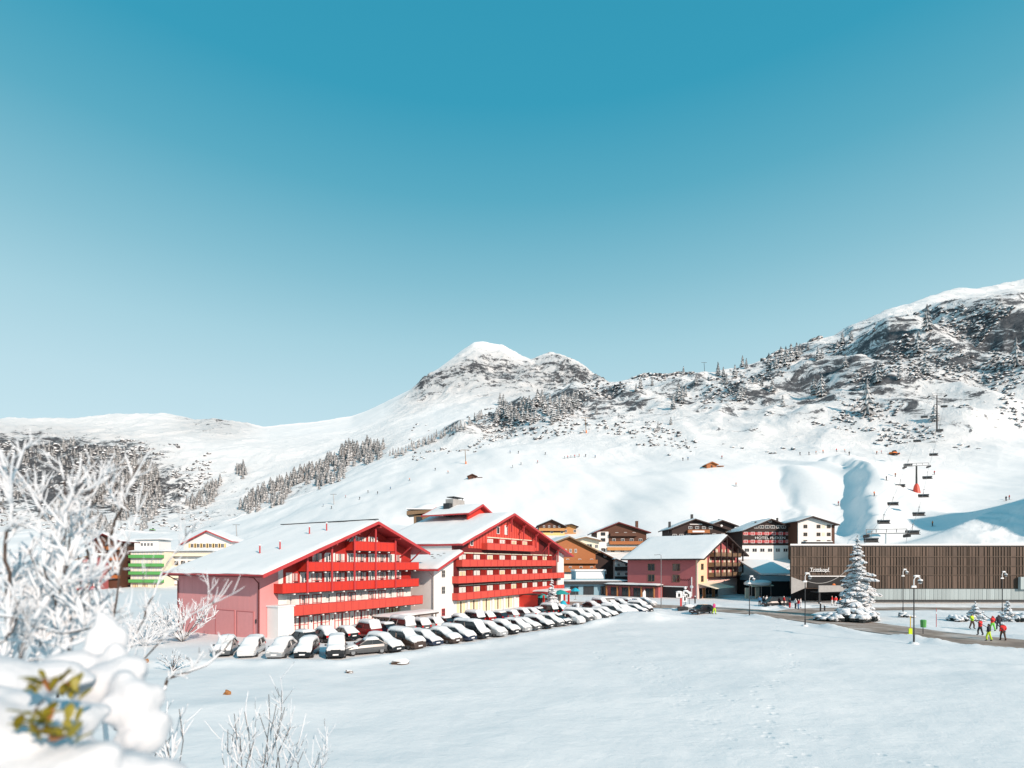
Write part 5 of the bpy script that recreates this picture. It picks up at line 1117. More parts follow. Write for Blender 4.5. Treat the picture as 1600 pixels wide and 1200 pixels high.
# ================================================================== PEOPLE
def person_mesh(kind):
    """one continuous skinned body with jacket, trousers, boots, face and helmet zones"""
    P = {'pelvis': (0, 0, .95), 'waist': (0, .0, 1.12), 'chest': (0, .02, 1.36), 'neck': (0, .02, 1.53), 'head': (0, -.01, 1.64), 'top': (0, -.01, 1.76)}
    st = .16 if kind == 'walk' else .03
    for s, n in ((-1, 'l'), (1, 'r')):
        d = st * s
        P['hip' + n] = (s * .10, 0, .90); P['knee' + n] = (s * .12, -d * .7 - .03, .50); P['ank' + n] = (s * .13, -d + .05, .12); P['toe' + n] = (s * .15, -d - .12, .06)
        P['sh' + n] = (s * .20, .02, 1.45)
        if kind == 'stand': P['el' + n] = (s * .29, .05, 1.19); P['wr' + n] = (s * .24, -.12, 1.0); P['ha' + n] = (s * .22, -.2, .98)
        else: P['el' + n] = (s * .30, .04 + d * .5, 1.18); P['wr' + n] = (s * .32, -.08 + d * 1.1, .98); P['ha' + n] = (s * .32, -.14 + d * 1.2, .93)
    rad = dict(pelvis=.17, waist=.165, chest=.19, neck=.075, head=.115, top=.07)
    for n in 'lr': rad.update({'hip' + n: .12, 'knee' + n: .082, 'ank' + n: .075, 'toe' + n: .06, 'sh' + n: .10, 'el' + n: .075, 'wr' + n: .06, 'ha' + n: .05})
    keys = list(P); E = [('pelvis', 'waist'), ('waist', 'chest'), ('chest', 'neck'), ('neck', 'head'), ('head', 'top')]
    for n in 'lr': E += [('pelvis', 'hip' + n), ('hip' + n, 'knee' + n), ('knee' + n, 'ank' + n), ('ank' + n, 'toe' + n), ('chest', 'sh' + n), ('sh' + n, 'el' + n), ('el' + n, 'wr' + n), ('wr' + n, 'ha' + n)]
    me = bpy.data.meshes.new('body'); me.from_pydata([P[k] for k in keys], [(keys.index(a), keys.index(b)) for a, b in E], [])
    o = bpy.data.objects.new('body', me); C.objects.link(o)
    o.modifiers.new('s', 'SKIN'); ss = o.modifiers.new('u', 'SUBSURF'); ss.levels = 1
    for i, k in enumerate(keys): me.skin_vertices[0].data[i].radius = (rad[k], rad[k]); me.skin_vertices[0].data[i].use_root = (k == 'pelvis')
    dg = bpy.context.evaluated_depsgraph_get(); r = bpy.data.meshes.new_from_object(o.evaluated_get(dg)); C.objects.unlink(o); bpy.data.objects.remove(o)
    for n in ('jacket_red', 'trouser_dark', 'dark_metal', 'skin', 'white_paint'): r.materials.append(M[n])
    for pl in r.polygons:
        c = pl.center; pl.use_smooth = True
        arm = abs(c.x) > .215
        pl.material_index = (4 if c.z > 1.68 or (c.z > 1.58 and c.y > .03) else 3 if c.z > 1.545 else 0 if (c.z > .99 or arm) and not (arm and c.z < .99) else 2 if (c.z < .2 or arm) else 1)
    return r
PM = {k: person_mesh(k) for k in ('walk', 'stand')}
ski_m = MB().box(-.05, .05, -.85, .85, 0, .03); ski_m.hexa([(-.05, -.95, .07), (.05, -.95, .07), (.05, -.85, 0), (-.05, -.85, 0), (-.05, -.97, .1), (.05, -.97, .1), (.05, -.85, .03), (-.05, -.85, .03)]); ski_m = ski_m.mesh('ski', 'jacket_dark')
def person(loc, rz, jk, tr, label, pose='walk', helmet='white_paint', group=None, sc=1.0, skis=None, parts=True):
    o = thing('person', label, 'person', loc, rz, group); b = link('body', PM[pose], o)
    for i, mt in ((0, jk), (1, tr), (4, helmet)): b.material_slots[i].link = 'OBJECT'; b.material_slots[i].material = M[mt]
    o.scale = (sc, sc, sc)
    if skis == 'on':
        for s in (-1, 1): link('ski', ski_m, o, (s * .13, 0, 0.01))
    elif skis == 'carried':
        k = link('ski', ski_m, o, (.27, .05, 1.35)); k.rotation_euler = (R(-28), 0, 0)
    return o
GRP = 'walkers with skis on the road'
for (x, y, jk, tr, lab, hm, rz) in ((1519, 985, 'jacket_lime', 'trouser_brown', 'person in lime jacket leading the group of skiers on the road', 'dark_metal', 20), (1531.5, 994, 'jacket_red', 'trouser_dark', 'person in red jacket and dark trousers second from left in the group', 'white_paint', -160),
     (1545, 1003, 'jacket_dark', 'trouser_lime', 'person in dark jacket and lime trousers nearest the camera on the road', 'jacket_dark', -150), (1551, 988, 'jacket_red', 'trouser_green', 'person in red jacket and green trousers in the middle of the group', 'jacket_red', -170),
     (1560.5, 986, 'jacket_dark', 'trouser_dark', 'person all in black standing behind the red jackets', 'dark_metal', 160), (1567, 1002, 'jacket_red', 'trouser_brown', 'person in red jacket and brown trousers at the right end of the group', 'white_paint', 170)):
    p = ground_at(x, y); person((p.x, p.y, terrain_z(p.x, p.y) + .02), R(rz), jk, tr, lab, 'walk', hm, GRP, 1.08, 'carried' if jk == 'jacket_red' else None)
p = ground_at(1116, 961); person((p.x, p.y, .1), R(30), 'jacket_pink', 'trouser_lime', 'person in plum jacket and lime trousers beside the black car', sc=1.1)
p = ground_at(989, 950); person((p.x, p.y, .1), R(90), 'jacket_blue', 'trouser_dark', 'person in blue jacket walking before the red-brown shop', sc=1.1)
for i, (x, y, jk, tr, d) in enumerate(((1243, 952, 'jacket_white', 'trouser_dark', 'white jacket with dark trousers'), (1247.5, 953, 'jacket_red', 'jacket_blue', 'red jacket with blue trousers'), (1234, 951, 'jacket_dark', 'jacket_red', 'dark jacket with red trousers'), (1225, 950, 'jacket_red', 'trouser_dark', 'red jacket half hidden by the van'),
      (1251, 951, 'jacket_white', 'jacket_white', 'all white outfit'), (1193, 948, 'jacket_dark', 'trouser_dark', 'black outfit left of the van'), (1198, 947, 'jacket_white', 'trouser_dark', 'pale jacket left of the van'), (1187, 948, 'jacket_blue', 'trouser_dark', 'blue jacket left of the van'),
      (1300, 948, 'jacket_red', 'jacket_white', 'red jacket and white trousers by the spruce'), (1306, 948, 'jacket_red', 'jacket_white', 'red jacket next to the spruce branches'), (1313, 950, 'orange_net', 'jacket_white', 'orange jacket touching the spruce'))):
    p = ground_at(x, y); person((p.x, p.y, terrain_z(p.x, p.y) + .02), R(rc_.uniform(0, 360)), jk, tr, f'person before the hall in {d}', 'stand', rc_.choice(['white_paint', 'dark_metal', 'skin']), 'people before the hall', 1.08)
for i, (x, jk, d) in enumerate(((8.2, 'orange_net', 'orange'), (10.0, 'jacket_white', 'white'), (10.9, 'jacket_dark', 'black'), (11.8, 'jacket_white', 'pale'), (12.8, 'jacket_blue', 'blue'), (13.5, 'jacket_red', 'red'), (14.2, 'jacket_green', 'green'))):
    person((XL + x, YH - 1.4, 2.6), R(180 + rc_.uniform(-40, 40)), jk, 'trouser_dark', f'person in {d} jacket on the hall terrace behind the parapet', 'stand', 'dark_metal', 'people on the hall terrace', 1.05)

# ================================================================== TREES
def far_conifer(rg, h=1.0, tiers=7, pts=9):
    b = MB(); lean = rg.uniform(-.03, .03)
    for k in range(tiers):
        t = k / tiers; z0 = .06 + .86 * t; r = .20 * (1 - t) ** .85 * rg.uniform(.8, 1.25) + .018; dz = .20 * (1 - .45 * t)
        vs_ = [(lean * z0, 0, z0 + dz)]
        n = pts * 2; ph = rg.uniform(0, 6)
        for i in range(n):
            a = 2 * math.pi * i / n + ph; rr = r * ((1.0 if i % 2 else .55) * rg.uniform(.75, 1.25)); vs_.append((lean * z0 + rr * math.cos(a), rr * math.sin(a), z0 - (.05 if i % 2 else -.01) * rg.uniform(.4, 1.6)))
        vs_.append((lean * z0, 0, z0 + .03))
        b.add(vs_, [(0, 1 + i, 1 + (i + 1) % n) for i in range(n)] + [(n + 1, 1 + (i + 1) % n, 1 + i) for i in range(n)])
    return b
rt_ = random.Random(21)
FCM = []
for k in range(6):
    cb = far_conifer(rt_); tb = MB().tube([(0, 0, -.08), (0, 0, .25)], [.022, .015], 6); FCM.append((cb.mesh('crown', 'conifer'), tb.mesh('trunk', 'bark'), cb))
def conifer(x, y, hp, label, group):
    q = hit(x, y)
    if q is None: return
    p, _ = q; hgt = hp * 1.15 / F * p.y; k = rt_.randrange(6)
    o = thing('conifer', label, 'tree', (p.x, p.y, p.z - .2), rt_.uniform(0, 6), group); s = hgt; wd = s * rt_.uniform(.85, 1.25)
    o.scale = (wd, wd, s); link('crown', FCM[k][0], o); link('trunk', FCM[k][1], o)
# single trees on the rocky mountain side (sight column, foot row, height in rows)
ST = [(1355, 652, 58, 'tallest'), (1283, 622, 34, ''), (1272, 618, 30, ''), (1223, 636, 18, ''), (1207, 612, 22, ''), (1320, 576, 20, ''), (1449, 520, 42, ''), (1434, 552, 34, ''), (1446, 588, 30, ''), (1371, 600, 34, ''), (1588, 575, 46, ''), (1278, 562, 20, ''), (1284, 560, 16, ''),
      (1220, 568, 26, ''), (1228, 572, 30, ''), (1236, 566, 28, ''), (1244, 560, 24, ''), (1212, 575, 20, ''), (1250, 556, 18, ''), (1201, 580, 28, ''), (1160, 574, 18, ''), (1166, 577, 16, ''), (1148, 590, 20, ''), (1130, 590, 16, ''), (1122, 588, 20, ''), (1316, 540, 18, ''), (1330, 534, 18, ''), (1308, 545, 14, ''), (1262, 548, 14, ''),
      (1155, 628, 22, ''), (1160, 622, 18, ''), (1135, 600, 16, ''), (1028, 672, 14, ''), (1048, 664, 12, ''), (1001, 608, 18, ''), (1019, 602, 12, ''), (994, 612, 12, ''), (1068, 582, 13, ''), (1122, 580, 15, ''), (1060, 628, 30, ''), (1066, 632, 26, ''), (1052, 640, 24, ''), (1071, 620, 18, ''), (932, 648, 12, ''), (1087, 600, 14, ''), (1460, 660, 26, ''), (1405, 596, 18, ''), (1180, 600, 14, ''), (1190, 604, 16, '')]
_hi = _lo = 0
for i, (x, y, hp, d) in enumerate(sorted(ST)):
    if not d: _hi, _lo = (_hi + 1, _lo) if y < 605 else (_hi, _lo + 1)
    lab = 'tallest lone snowy conifer on the rocky slope left of the lift' if d else (f'snowy conifer high on the rocky mountain side, {nth(_hi)} from the left' if y < 605 else f'snowy conifer on the middle of the rocky slope, {nth(_lo)} from the left')
    conifer(x, y, hp, lab, 'single conifers on the mountain side')
for i in range(46):     # the clump above the blue hollow, left of the saddle
    x = 775 + 130 * (i + rt_.random() * .9) / 46; y = 645 + (x - 775) * -.02 + rt_.uniform(-14, 22)
    conifer(x, y, rt_.uniform(14, 27), f'snowy conifer in the clump below the peak, {nth(i + 1)} from the left', 'conifers on the shoulder below the peak')
for i in range(34):
    x = 606 + 150 * (i + rt_.random() * .9) / 34; y = 713 - (x - 606) * .42 + rt_.uniform(-1, 9); conifer(x, y, rt_.uniform(9, 15), f'small conifer on the ridge line below the peak, {nth(i + 1)} from the left', 'conifers along the ridge line')
# far woods, each one mass
def wood(name, label, poly, n, hr, seed):
    rg = random.Random(seed); vs_ = []; fs = []; base = 0
    xs = [q[0] for q in poly]; ys = [q[1] for q in poly]; cnt = 0; tries = 0
    templates = [(np.array(c.v), c.f) for (_, _, c) in FCM]
    while cnt < n and tries < n * 30:
        tries += 1; x = rg.uniform(min(xs), max(xs)); y = rg.uniform(min(ys), max(ys)); ins = False
        for (x1, y1), (x2, y2) in zip(poly, poly[1:] + poly[:1]):
            if (y1 > y) != (y2 > y) and x < (x2 - x1) * (y - y1) / (y2 - y1) + x1: ins = not ins
        if not ins or float(fbm(x, y * 1.4, 40, 2, .5, seed)) < -.12: continue
        q = hit(x, y)
        if q is None: continue
        p = q[0]; hgt = rg.uniform(*hr) / F * p.y; v, f = templates[rg.randrange(6)]; a = rg.uniform(0, 6); c, s = math.cos(a), math.sin(a); wd = hgt * rg.uniform(.9, 1.3)
        w = np.stack([(v[:, 0] * c - v[:, 1] * s) * wd + p.x, (v[:, 0] * s + v[:, 1] * c) * wd + p.y, v[:, 2] * hgt + p.z - .3], 1)
        vs_.append(w); fs.append(np.array(f) + base); base += len(v); cnt += 1
    tag(link(name, np_mesh(name, np.concatenate(vs_), np.concatenate(fs), ['conifer'], False)), label, 'woodland', kind='stuff')
wood('woodland', 'snow-dusted spruce wood in the hollow below the smooth peak flank', [(372, 800), (400, 770), (470, 742), (520, 715), (552, 700), (600, 698), (596, 716), (560, 736), (520, 758), (470, 780), (432, 792), (390, 803)], 330, (13, 22), 1)
wood('woodland', 'thin line of snowy spruces on the white slope left of the hollow', [(290, 790), (330, 760), (380, 725), (384, 745), (345, 780), (300, 800)], 70, (12, 18), 2)
wood('woodland', 'dark spruce wood under the rocky left mountain side', [(60, 820), (100, 770), (140, 740), (170, 715), (215, 712), (245, 740), (255, 790), (225, 830), (150, 838), (90, 840)], 330, (12, 22), 3)
wood('woodland', 'scattered trees over the rocky left mountain side', [(0, 720), (60, 695), (130, 690), (190, 705), (120, 740), (60, 770), (0, 790)], 220, (6, 12), 4)
# dwarf pines and boulders, too many to count
def scrub(name, label, boxes, seed, mat='scrub'):
    rg = random.Random(seed); vs_ = []; fs = []; base = 0
    tm = []
    for k in range(5):
        b = MB(); b.blob((0, 0, .25), (1, .85, .62), 7, 4, .42, rg); tm.append((np.array(b.v), b.f))
    tri = []
    for v, f in tm: tri.append([t for q in f for t in ([q] if len(q) == 3 else [(q[0], q[1], q[2]), (q[0], q[2], q[3])])])
    for (x0, x1, y0, y1, n, sz) in boxes:
        for _ in range(n):
            x = rg.uniform(x0, x1); y = rg.uniform(y0, y1); q = hit(x, y)
            if q is None: continue
            p, k = q
            if k < .12 or p.y > 1150 or rg.random() > k * 1.1 or float(fbm(p.x, p.y, 45, 3, .55, seed)) < .05: continue
            s = rg.uniform(*sz) * (p.y / 450); i = rg.randrange(5); v = tm[i][0]; a = rg.uniform(0, 6); c, sn = math.cos(a), math.sin(a)
            w = np.stack([(v[:, 0] * c - v[:, 1] * sn) * s + p.x, (v[:, 0] * sn + v[:, 1] * c) * s + p.y, v[:, 2] * s * rg.uniform(.6, 1.1) + p.z - .1 * s], 1)
            vs_.append(w); fs.append(np.array(tri[i]) + base); base += len(v)
    tag(link(name, np_mesh(name, np.concatenate(vs_), np.concatenate(fs), [mat], False)), label, 'scrub', kind='stuff')
scrub('scrub', 'snow-dusted dwarf pine and boulders scattered over the mountain side', [(700, 1620, 480, 712, 15000, (.8, 2.3)), (640, 800, 640, 720, 900, (.7, 1.7)), (0, 330, 690, 830, 3500, (.8, 2.2))], 9)

# the tall snow-laden spruce beside the road, the small one by the hotel, and shrubs
def spruce(loc, h, r0, tiers, label, seed, name='spruce_tree'):
    rg = random.Random(seed); o = thing(name, label, 'tree', loc, 0); lob = lambda a_, z_: 1 + .22 * math.sin(2 * a_ + seed + z_ * .9) + .16 * math.sin(5 * a_ - z_ * 1.7 + seed)
    MB().tube([(0, 0, -.4), (0, 0, h * .5), (0, 0, h * .97)], [h * .018, h * .012, .02], 8).build('trunk', 'bark', o)
    nb = MB(); sb = MB()
    for k in range(tiers):
        t = k / (tiers - 1); z = h * (.05 + .93 * t); R_ = r0 * (1 - t) ** .82 + .12; n = max(5, int(15 * (1 - t) + 5)); ph = rg.uniform(0, 6)
        for i in range(n):
            a = ph + 2 * math.pi * i / n + rg.uniform(-.2, .2); L_ = R_ * rg.uniform(.7, 1.18) * lob(a, z); wd = L_ * .24 + .06
            dx, dy = math.cos(a), math.sin(a); zz = z + rg.uniform(-.75, .75) * h / tiers; L_ *= rg.choice((1, 1, .8, .62)); dr = rg.uniform(.8, 1.25)
            P = []
            for s in range(6):
                f = s / 5; P.append((L_ * f, zz + dr * L_ * (.12 * f - .62 * f * f + .26 * f ** 3)))
            sk = rg.uniform(.8, 1.1)
            for (mb, up, wk, tk) in ((nb, 0.0, 1.0, .10), (sb, .055 + .035 * (1 - t), sk, .09)):
                secs = []
                for s, (rr, z2) in enumerate(P):
                    f = s / 5; w = wd * wk * (.35 + 1.6 * f * (1 - f) * 1.6) * (1 if s < 5 else .35) * rg.uniform(.8, 1.2); tt = tk * (1 - .5 * f) * (1.0 + .5 * (1 - t))
                    if mb is sb and s == 0: w *= .5
                    z3 = z2 + up; secs.append([(dx * rr - dy * w, dy * rr + dx * w, z3 - .5 * tt - .35 * w), (dx * rr - dy * w * .5, dy * rr + dx * w * .5, z3 + tt), (dx * rr + dy * w * .5, dy * rr - dx * w * .5, z3 + tt), (dx * rr + dy * w, dy * rr - dx * w, z3 - .5 * tt - .35 * w)])
                loft(mb, secs)
            for sgn in (-1, 1):                                  # side twigs hanging with snow
                for f in (.45, .7):
                    rr = L_ * f; z2 = zz + dr * L_ * (.12 * f - .62 * f * f + .26 * f ** 3); l2 = L_ * .30; ex, ey = dx * .75 - dy * sgn * .66, dy * .75 + dx * sgn * .66
                    q0 = Vector((dx * rr, dy * rr, z2)); q1 = q0 + Vector((ex * l2, ey * l2, -l2 * .22)); nb.tube([q0, q0.lerp(q1, .5) - Vector((0, 0, .02)), q1 - Vector((0, 0, .1 * l2))], [.07 * L_ ** .5, .09 * L_ ** .5, .02], 5)
                    up = Vector((0, 0, .07)); sb.tube([q0 + up, q0.lerp(q1, .5) + up * 1.2, q1 + up * .6], [.05, .075 * L_ ** .5, .03], 5)
    nb.build('crown', 'spruce_needles', o); sb.build('crown_snow', 'rime', o, True)['kind'] = 'stuff'
    return o
spruce((53.0, 83.5, 0.1), 12.6, 2.95, 29, 'tall snow-laden spruce before the timber hall', 4)
p = ground_at(862, 953); spruce((p.x, p.y, 0), 5.6, 1.5, 17, 'small white spruce beside the red hotel entrance', 8)
p = ground_at(1524, 970); spruce((p.x, p.y, .1), 2.6, 1.2, 9, 'small snowy fir behind the skiers in lime and red', 9); p = ground_at(1575, 971); spruce((p.x, p.y, .1), 2.9, 1.0, 9, 'small snowy fir at the right edge before the hall', 12)
def snowy_shrub(x, y, r, h, label, seed, n=26):
    p = ground_at(x, y); rg = random.Random(seed); o = thing('shrub', label, 'shrub', (p.x, p.y, terrain_z(p.x, p.y) - .05)); b = MB(); s = MB()
    for i in range(n):
        a = rg.uniform(0, 6.28); rr = r * math.sqrt(rg.random()); hh = h * (1 - .55 * (rr / r) ** 2) * rg.uniform(.6, 1.0); ex, ey = rr * math.cos(a), rr * math.sin(a)
        b.blob((ex, ey, hh * .55), (r * .26, r * .26, hh * .5), 7, 5, .35, rg); s.blob((ex, ey, hh * .92), (r * .25, r * .25, h * .17), 7, 5, .25, rg)
    b.build('foliage', 'spruce_needles', o); s.build('snow_cover', 'rime', o, True)
snowy_shrub(1298, 971, 1.9, 1.5, 'dark snow-capped shrub left of the tall spruce foot', 3); snowy_shrub(1325, 972, 2.3, 2.1, 'round snow-capped shrub at the tall spruce foot', 4, 34); snowy_shrub(1352, 972, 1.9, 1.4, 'snow-capped shrub under the right side of the tall spruce', 5)
snowy_shrub(1413, 966, 1.2, .8, 'low snowy shrub by the lamp right of the tall spruce', 6, 12); snowy_shrub(1590, 971, 1.6, 1.5, 'snow-capped shrub at the right edge of the road', 7)
snowy_shrub(905, 951, 1.6, 1.3, 'snowy green shrub before the blue shop', 8, 16); snowy_shrub(1497, 972, 1.3, 1.1, 'snowy shrub left of the small fir near the skiers', 10, 16)

# ================================================================== CHAIRLIFT, HUTS, SKIERS
TW = [(along(1385, 852, 128), 15.5, 'nearest lift tower rising behind the hall roof'), (hit(1432, 769)[0], 12.5, 'lift tower with red foot on the ski slope'), (hit(1464, 672)[0], 14.0, 'upper lift tower on the rocks at the end of the chairs')]
TW[0][0].z = terrain_z(TW[0][0].x, TW[0][0].y); tops = []
zA = along(0, 834, 128).z
for i, (p, h, lab) in enumerate(TW):
    if i == 0: h = zA - p.z
    if i == 1: h = along(0, 728, p.y).z - p.z
    if i == 2: h = along(0, 618, p.y).z - p.z
    o = thing('lift_tower', lab, 'lift tower', tuple(p), R(-14), 'chairlift towers'); hw = 4.2
    MB().tube([(0, 0, -1), (0, 0, h)], [.42, .28], 10).build('mast', 'white_paint' if i == 0 else 'dark_metal', o)
    if i == 1: MB().tube([(0, 0, -1), (0, 0, 2.2), (0, 0, 3.2)], [1.5, .9, .5], 10).build('padding', 'lift_red', o)
    MB().box(-hw, hw, -.18, .18, h - .05, h + .2).build('cross_arm', 'grey_metal', o); MB().box(-hw, hw, -.15, .15, h + 1.0, h + 1.15).build('walkway_rail', 'grey_metal', o)
    for x in (-hw, -hw / 2, 0, hw / 2, hw): MB().box(x - .06, x + .06, -.1, .1, h + .3, h + 1.0).build('rail_post', 'grey_metal', o)
    for s in (-1, 1):
        q = MB().box(s * hw - .15, s * hw + .15, -1.6, 1.6, h - .55, h - .15).build('sheave_beam', 'dark_metal', o)
        for y in (-1.3, -.65, 0, .65, 1.3): MB().tube([(s * hw - .2, y, h - .6), (s * hw + .2, y, h - .6)], .28, 10).build('sheave', 'dark_metal', q)
    rm = Matrix.Translation(p) @ Matrix.Rotation(R(-14), 4, 'Z'); tops.append([rm @ Vector((s * hw, 0, h - .85)) for s in (-1, 1)])
def span(a, b, t, sag): q = a.lerp(b, t); q.z -= sag * 4 * t * (1 - t); return q
ch = MB(); ch_arm = MB()
ch_arm.tube([(0, 0, 0), (0, .15, -.4), (0, .5, -1.6), (0, .45, -2.1)], .06, 6); ch_arm.box(-.12, .12, -.25, .25, -.1, .12)
seat = MB(); seat.box(-1.6, 1.6, -.35, .3, -2.75, -2.58); back = MB(); back.hexa([(-1.6, .28, -2.6), (1.6, .28, -2.6), (1.6, .4, -2.6), (-1.6, .4, -2.6), (-1.6, .5, -1.95), (1.6, .5, -1.95), (1.6, .62, -1.95), (-1.6, .62, -1.95)])
fr = MB(); fr.tube([(-1.6, .45, -2.1), (1.6, .45, -2.1)], .05, 6); fr.tube([(-1.55, .45, -2.1), (-1.55, -.5, -2.2)], .04, 6); fr.tube([(1.55, .45, -2.1), (1.55, -.5, -2.2)], .04, 6)
hood = MB(); 
loft(hood, [[(x, .5 - .1 * math.sin(a) + .2 * math.cos(a) - .3 * (1 - math.cos(a - .6)), -2.05 + .55 * math.sin(a)) for a in np.linspace(0, 2.6, 7)] for x in np.linspace(-1.6, 1.6, 5)], caps=False)
CHM = [(n, b.mesh(n, mt)) for n, b, mt in (('seat', seat, 'dark_metal'), ('backrest', back, 'dark_metal'), ('seat_frame', fr, 'grey_metal'), ('hanger', ch_arm, 'grey_metal'), ('bubble_hood', hood, 'grey_metal'))]
def chair(p, label):
    o = thing('lift_chair', label, 'lift chair', tuple(p), R(-14), 'chairs of the lift')
    for n, m_ in CHM: link(n, m_, o)
SAG = [3.0, 3.0]
for sp in (0, 1):
    NCH = (4, 3)[sp]
    for s in (0, 1):
        for k in range(NCH):
            q = span(tops[sp][s], tops[sp + 1][s], (k + (.35 if s == 0 else .75)) / NCH, SAG[sp])
            chair(q, f'empty lift chair, {nth(k + 1)} from below on the {["left", "right"][s]} rope of the {["lower", "upper"][sp]} span')
for s in (0, 1):
    pts = [span(tops[0][s] + (tops[0][s] - tops[1][s]) * .1 + Vector((0, 0, -2)), tops[0][s], t / 6, .3) for t in range(6)]
    for sp in (0, 1): pts += [span(tops[sp][s], tops[sp + 1][s], t / 20, SAG[sp]) for t in range(20)]
    pts.append(tops[2][s]); o = MB().tube(pts, .035, 5).build('haul_rope', 'grey_metal'); tag(o, f'{["left", "right"][s]} hauling rope of the chairlift between the towers', 'cable')
# small lift pylons far off
for (x, y, hp, lab, mt) in ((1101, 578, 14, 'tiny lift pylon on the skyline above the saddle', 'dark_metal'), (916, 677, 24, 'slim slanted pole with red foot below the shoulder', 'weathered_wood'), (522, 788, 16, 'tow lift pylon on the slope behind the pink-sided wing roof', 'grey_metal'), (370, 838, 18, 'tow lift pylon near the white gabled house', 'grey_metal'), (728, 725, 22, 'orange-footed pole above the dark hut', 'weathered_wood')):
    p = hit(x, y)[0]; h = hp / F * p.y; o = thing('lift_pylon', lab, 'pylon', tuple(p)); MB().tube([(0, 0, -1), (-.06 * h, 0, h)], [.28, .2], 6).build('mast', mt, o)
    MB().box(-.06 * h - .3 * h, -.06 * h + .3 * h, -.15, .15, h - .3, h).build('cross_arm', mt, o)
    if 'foot' in lab: MB().tube([(0, 0, -.5), (0, 0, .16 * h)], .5, 8).build('padding', 'orange_net', o)
for (x, y, w, lab, mt, side) in ((738, 748, 18, 'small dark hut alone on the white slope', 'brown_wood', 1), (1112, 731, 22, 'orange-brown hut on the slope above the village', 'orange_wood', 1)):
    p = hit(x, y)[0]; T_ = w * .7 / F * p.y; o = thing('hut', lab, 'hut', (p.x - T_ / 2, p.y, p.z - .4)); hz = T_ * .42
    gable_roof(o, [(-T_ * .15, hz * .9), (T_ / 2, hz * 1.6), (T_ * 1.15, hz * .9)], -.8, T_ * 1.1, .2, mt, .3, mt, na=6, nb=6); gable_walls(o, T_, T_, [(-T_ * .15, hz * .9), (T_ / 2, hz * 1.6), (T_ * 1.15, hz * .9)], .21, mt)
    MB().box(T_ * .42, T_ * .58, -.05, -.004, 0, hz * .75).build('door', 'dark_wood', o); MB().box(T_ * 1.16, T_ * 1.75, 0, T_ * .6, hz * .55, hz * .68).build('lean_to_roof', mt, o); MB().box(T_ * 1.65, T_ * 1.72, .1, .25, -.6, hz * .55).build('post', mt, o)
rk = random.Random(77)
SK = [(1250, 712), (1264, 711), (1275, 710), (1286, 708), (1307, 706), (1320, 707), (1327, 713), (1370, 710), (1377, 709), (1385, 752), (1366, 776), (1399, 746), (1457, 823), (1572, 783), (1577, 781), (1460, 742), (882, 717), (887, 716), (892, 716), (898, 715), (905, 715), (915, 714), (930, 716), (797, 708), (810, 709), (852, 711), (840, 724), (814, 727), (801, 731), (1067, 720), (1075, 719), (1128, 717), (575, 770), (590, 772), (562, 781), (540, 778), (610, 765), (640, 752), (1150, 760), (1310, 792), (680, 735), (700, 740), (518, 795), (505, 792)]
_cnt = {}
for i, (x, y) in enumerate(sorted(SK)):
    q = hit(x, y)
    if q is None: continue
    p = q[0]; jk = rk.choice(['jacket_red', 'jacket_dark', 'jacket_blue', 'orange_net', 'jacket_dark']); reg = 'above the blue hollow left of the lift' if 1240 < x < 1400 else 'under the chairlift' if x >= 1400 else 'in line across the slope below the shoulder' if 870 < x < 940 else 'on the wide white slope behind the hotels'
    _cnt[reg] = _cnt.get(reg, 0) + 1
    person(tuple(p), R(rk.uniform(0, 360)), jk, 'trouser_dark', f'tiny skier {reg}, {nth(_cnt[reg])} from the left', 'stand', 'dark_metal', 'skiers ' + reg, 1.05, 'on')
for k, (x, y, lab) in enumerate(((1396, 711, 'orange snow machine parked at the top of the run'), (238, 830, 'green snow machine on the slope at the far left'))):
    p = hit(x, y)[0]; o = thing('snow_groomer', lab, 'snow groomer', tuple(p), R(20)); mt = ['orange_net', 'green_paint'][k]
    MB().hexa([(-2, -1.2, .5), (1.5, -1.2, .5), (1.5, 1.2, .5), (-2, 1.2, .5), (-1.8, -1.1, 1.4), (1.4, -1.1, 1.4), (1.4, 1.1, 1.4), (-1.8, 1.1, 1.4)]).build('body', mt, o); MB().hexa([(0, -1, 1.4), (1.4, -1, 1.4), (1.4, 1, 1.4), (0, 1, 1.4), (.2, -.8, 2.4), (1, -.8, 2.4), (1, .8, 2.4), (.2, .8, 2.4)]).build('cab', 'glass', o)
    for s in (-1, 1): MB().box(-2.2, 1.7, s * 1.5 - .4, s * 1.5 + .4, 0, .6).build('track', 'tyre', o)
    MB().box(2.0, 2.2, -2, 2, .1, 1.0).build('blade', mt, o)
# ================================================================== FROSTED BUSH IN FRONT OF THE CAMERA
rf = random.Random(41)
bush = thing('frosted_bush', 'bare bush thickly coated with white rime at the left front', 'bush', tuple(along(150, 1180, 4.2)))
B0 = bush.location.copy()
def crooked(P, rg, amp):
    out = [P[0]]
    for a, b in zip(P[:-1], P[1:]):
        n = 3
        for i in range(1, n + 1):
            q = a.lerp(b, i / n)
            if i < n: q = q + Vector((rg.uniform(-amp, amp), rg.uniform(-amp, amp), rg.uniform(-amp, amp)))
            out.append(q)
    return out
def frosted(stem, rime, P, r0, r1, coat, rg, patchy=.0):
    n = len(P); rad = [r0 + (r1 - r0) * i / (n - 1) for i in range(n)]
    stem.tube(P, rad, 6)
    if coat <= 0: return
    run = []; 
    off = Vector((.25, -.2, .75))
    def flush():
        if len(run) > 1:
            rr = [q[1] for q in run]; rr[0] *= .6; rr[-1] *= .55
            rime.tube([q[0] for q in run], rr, 7)
        run.clear()
    for i, q in enumerate(P):
        if rg.random() < patchy: flush(); continue
        c = coat * (.75 + .5 * rg.random()) * (1 - .3 * i / n); run.append((q + off * (rad[i] * .8 + c * .55), rad[i] * .7 + c))
    flush()
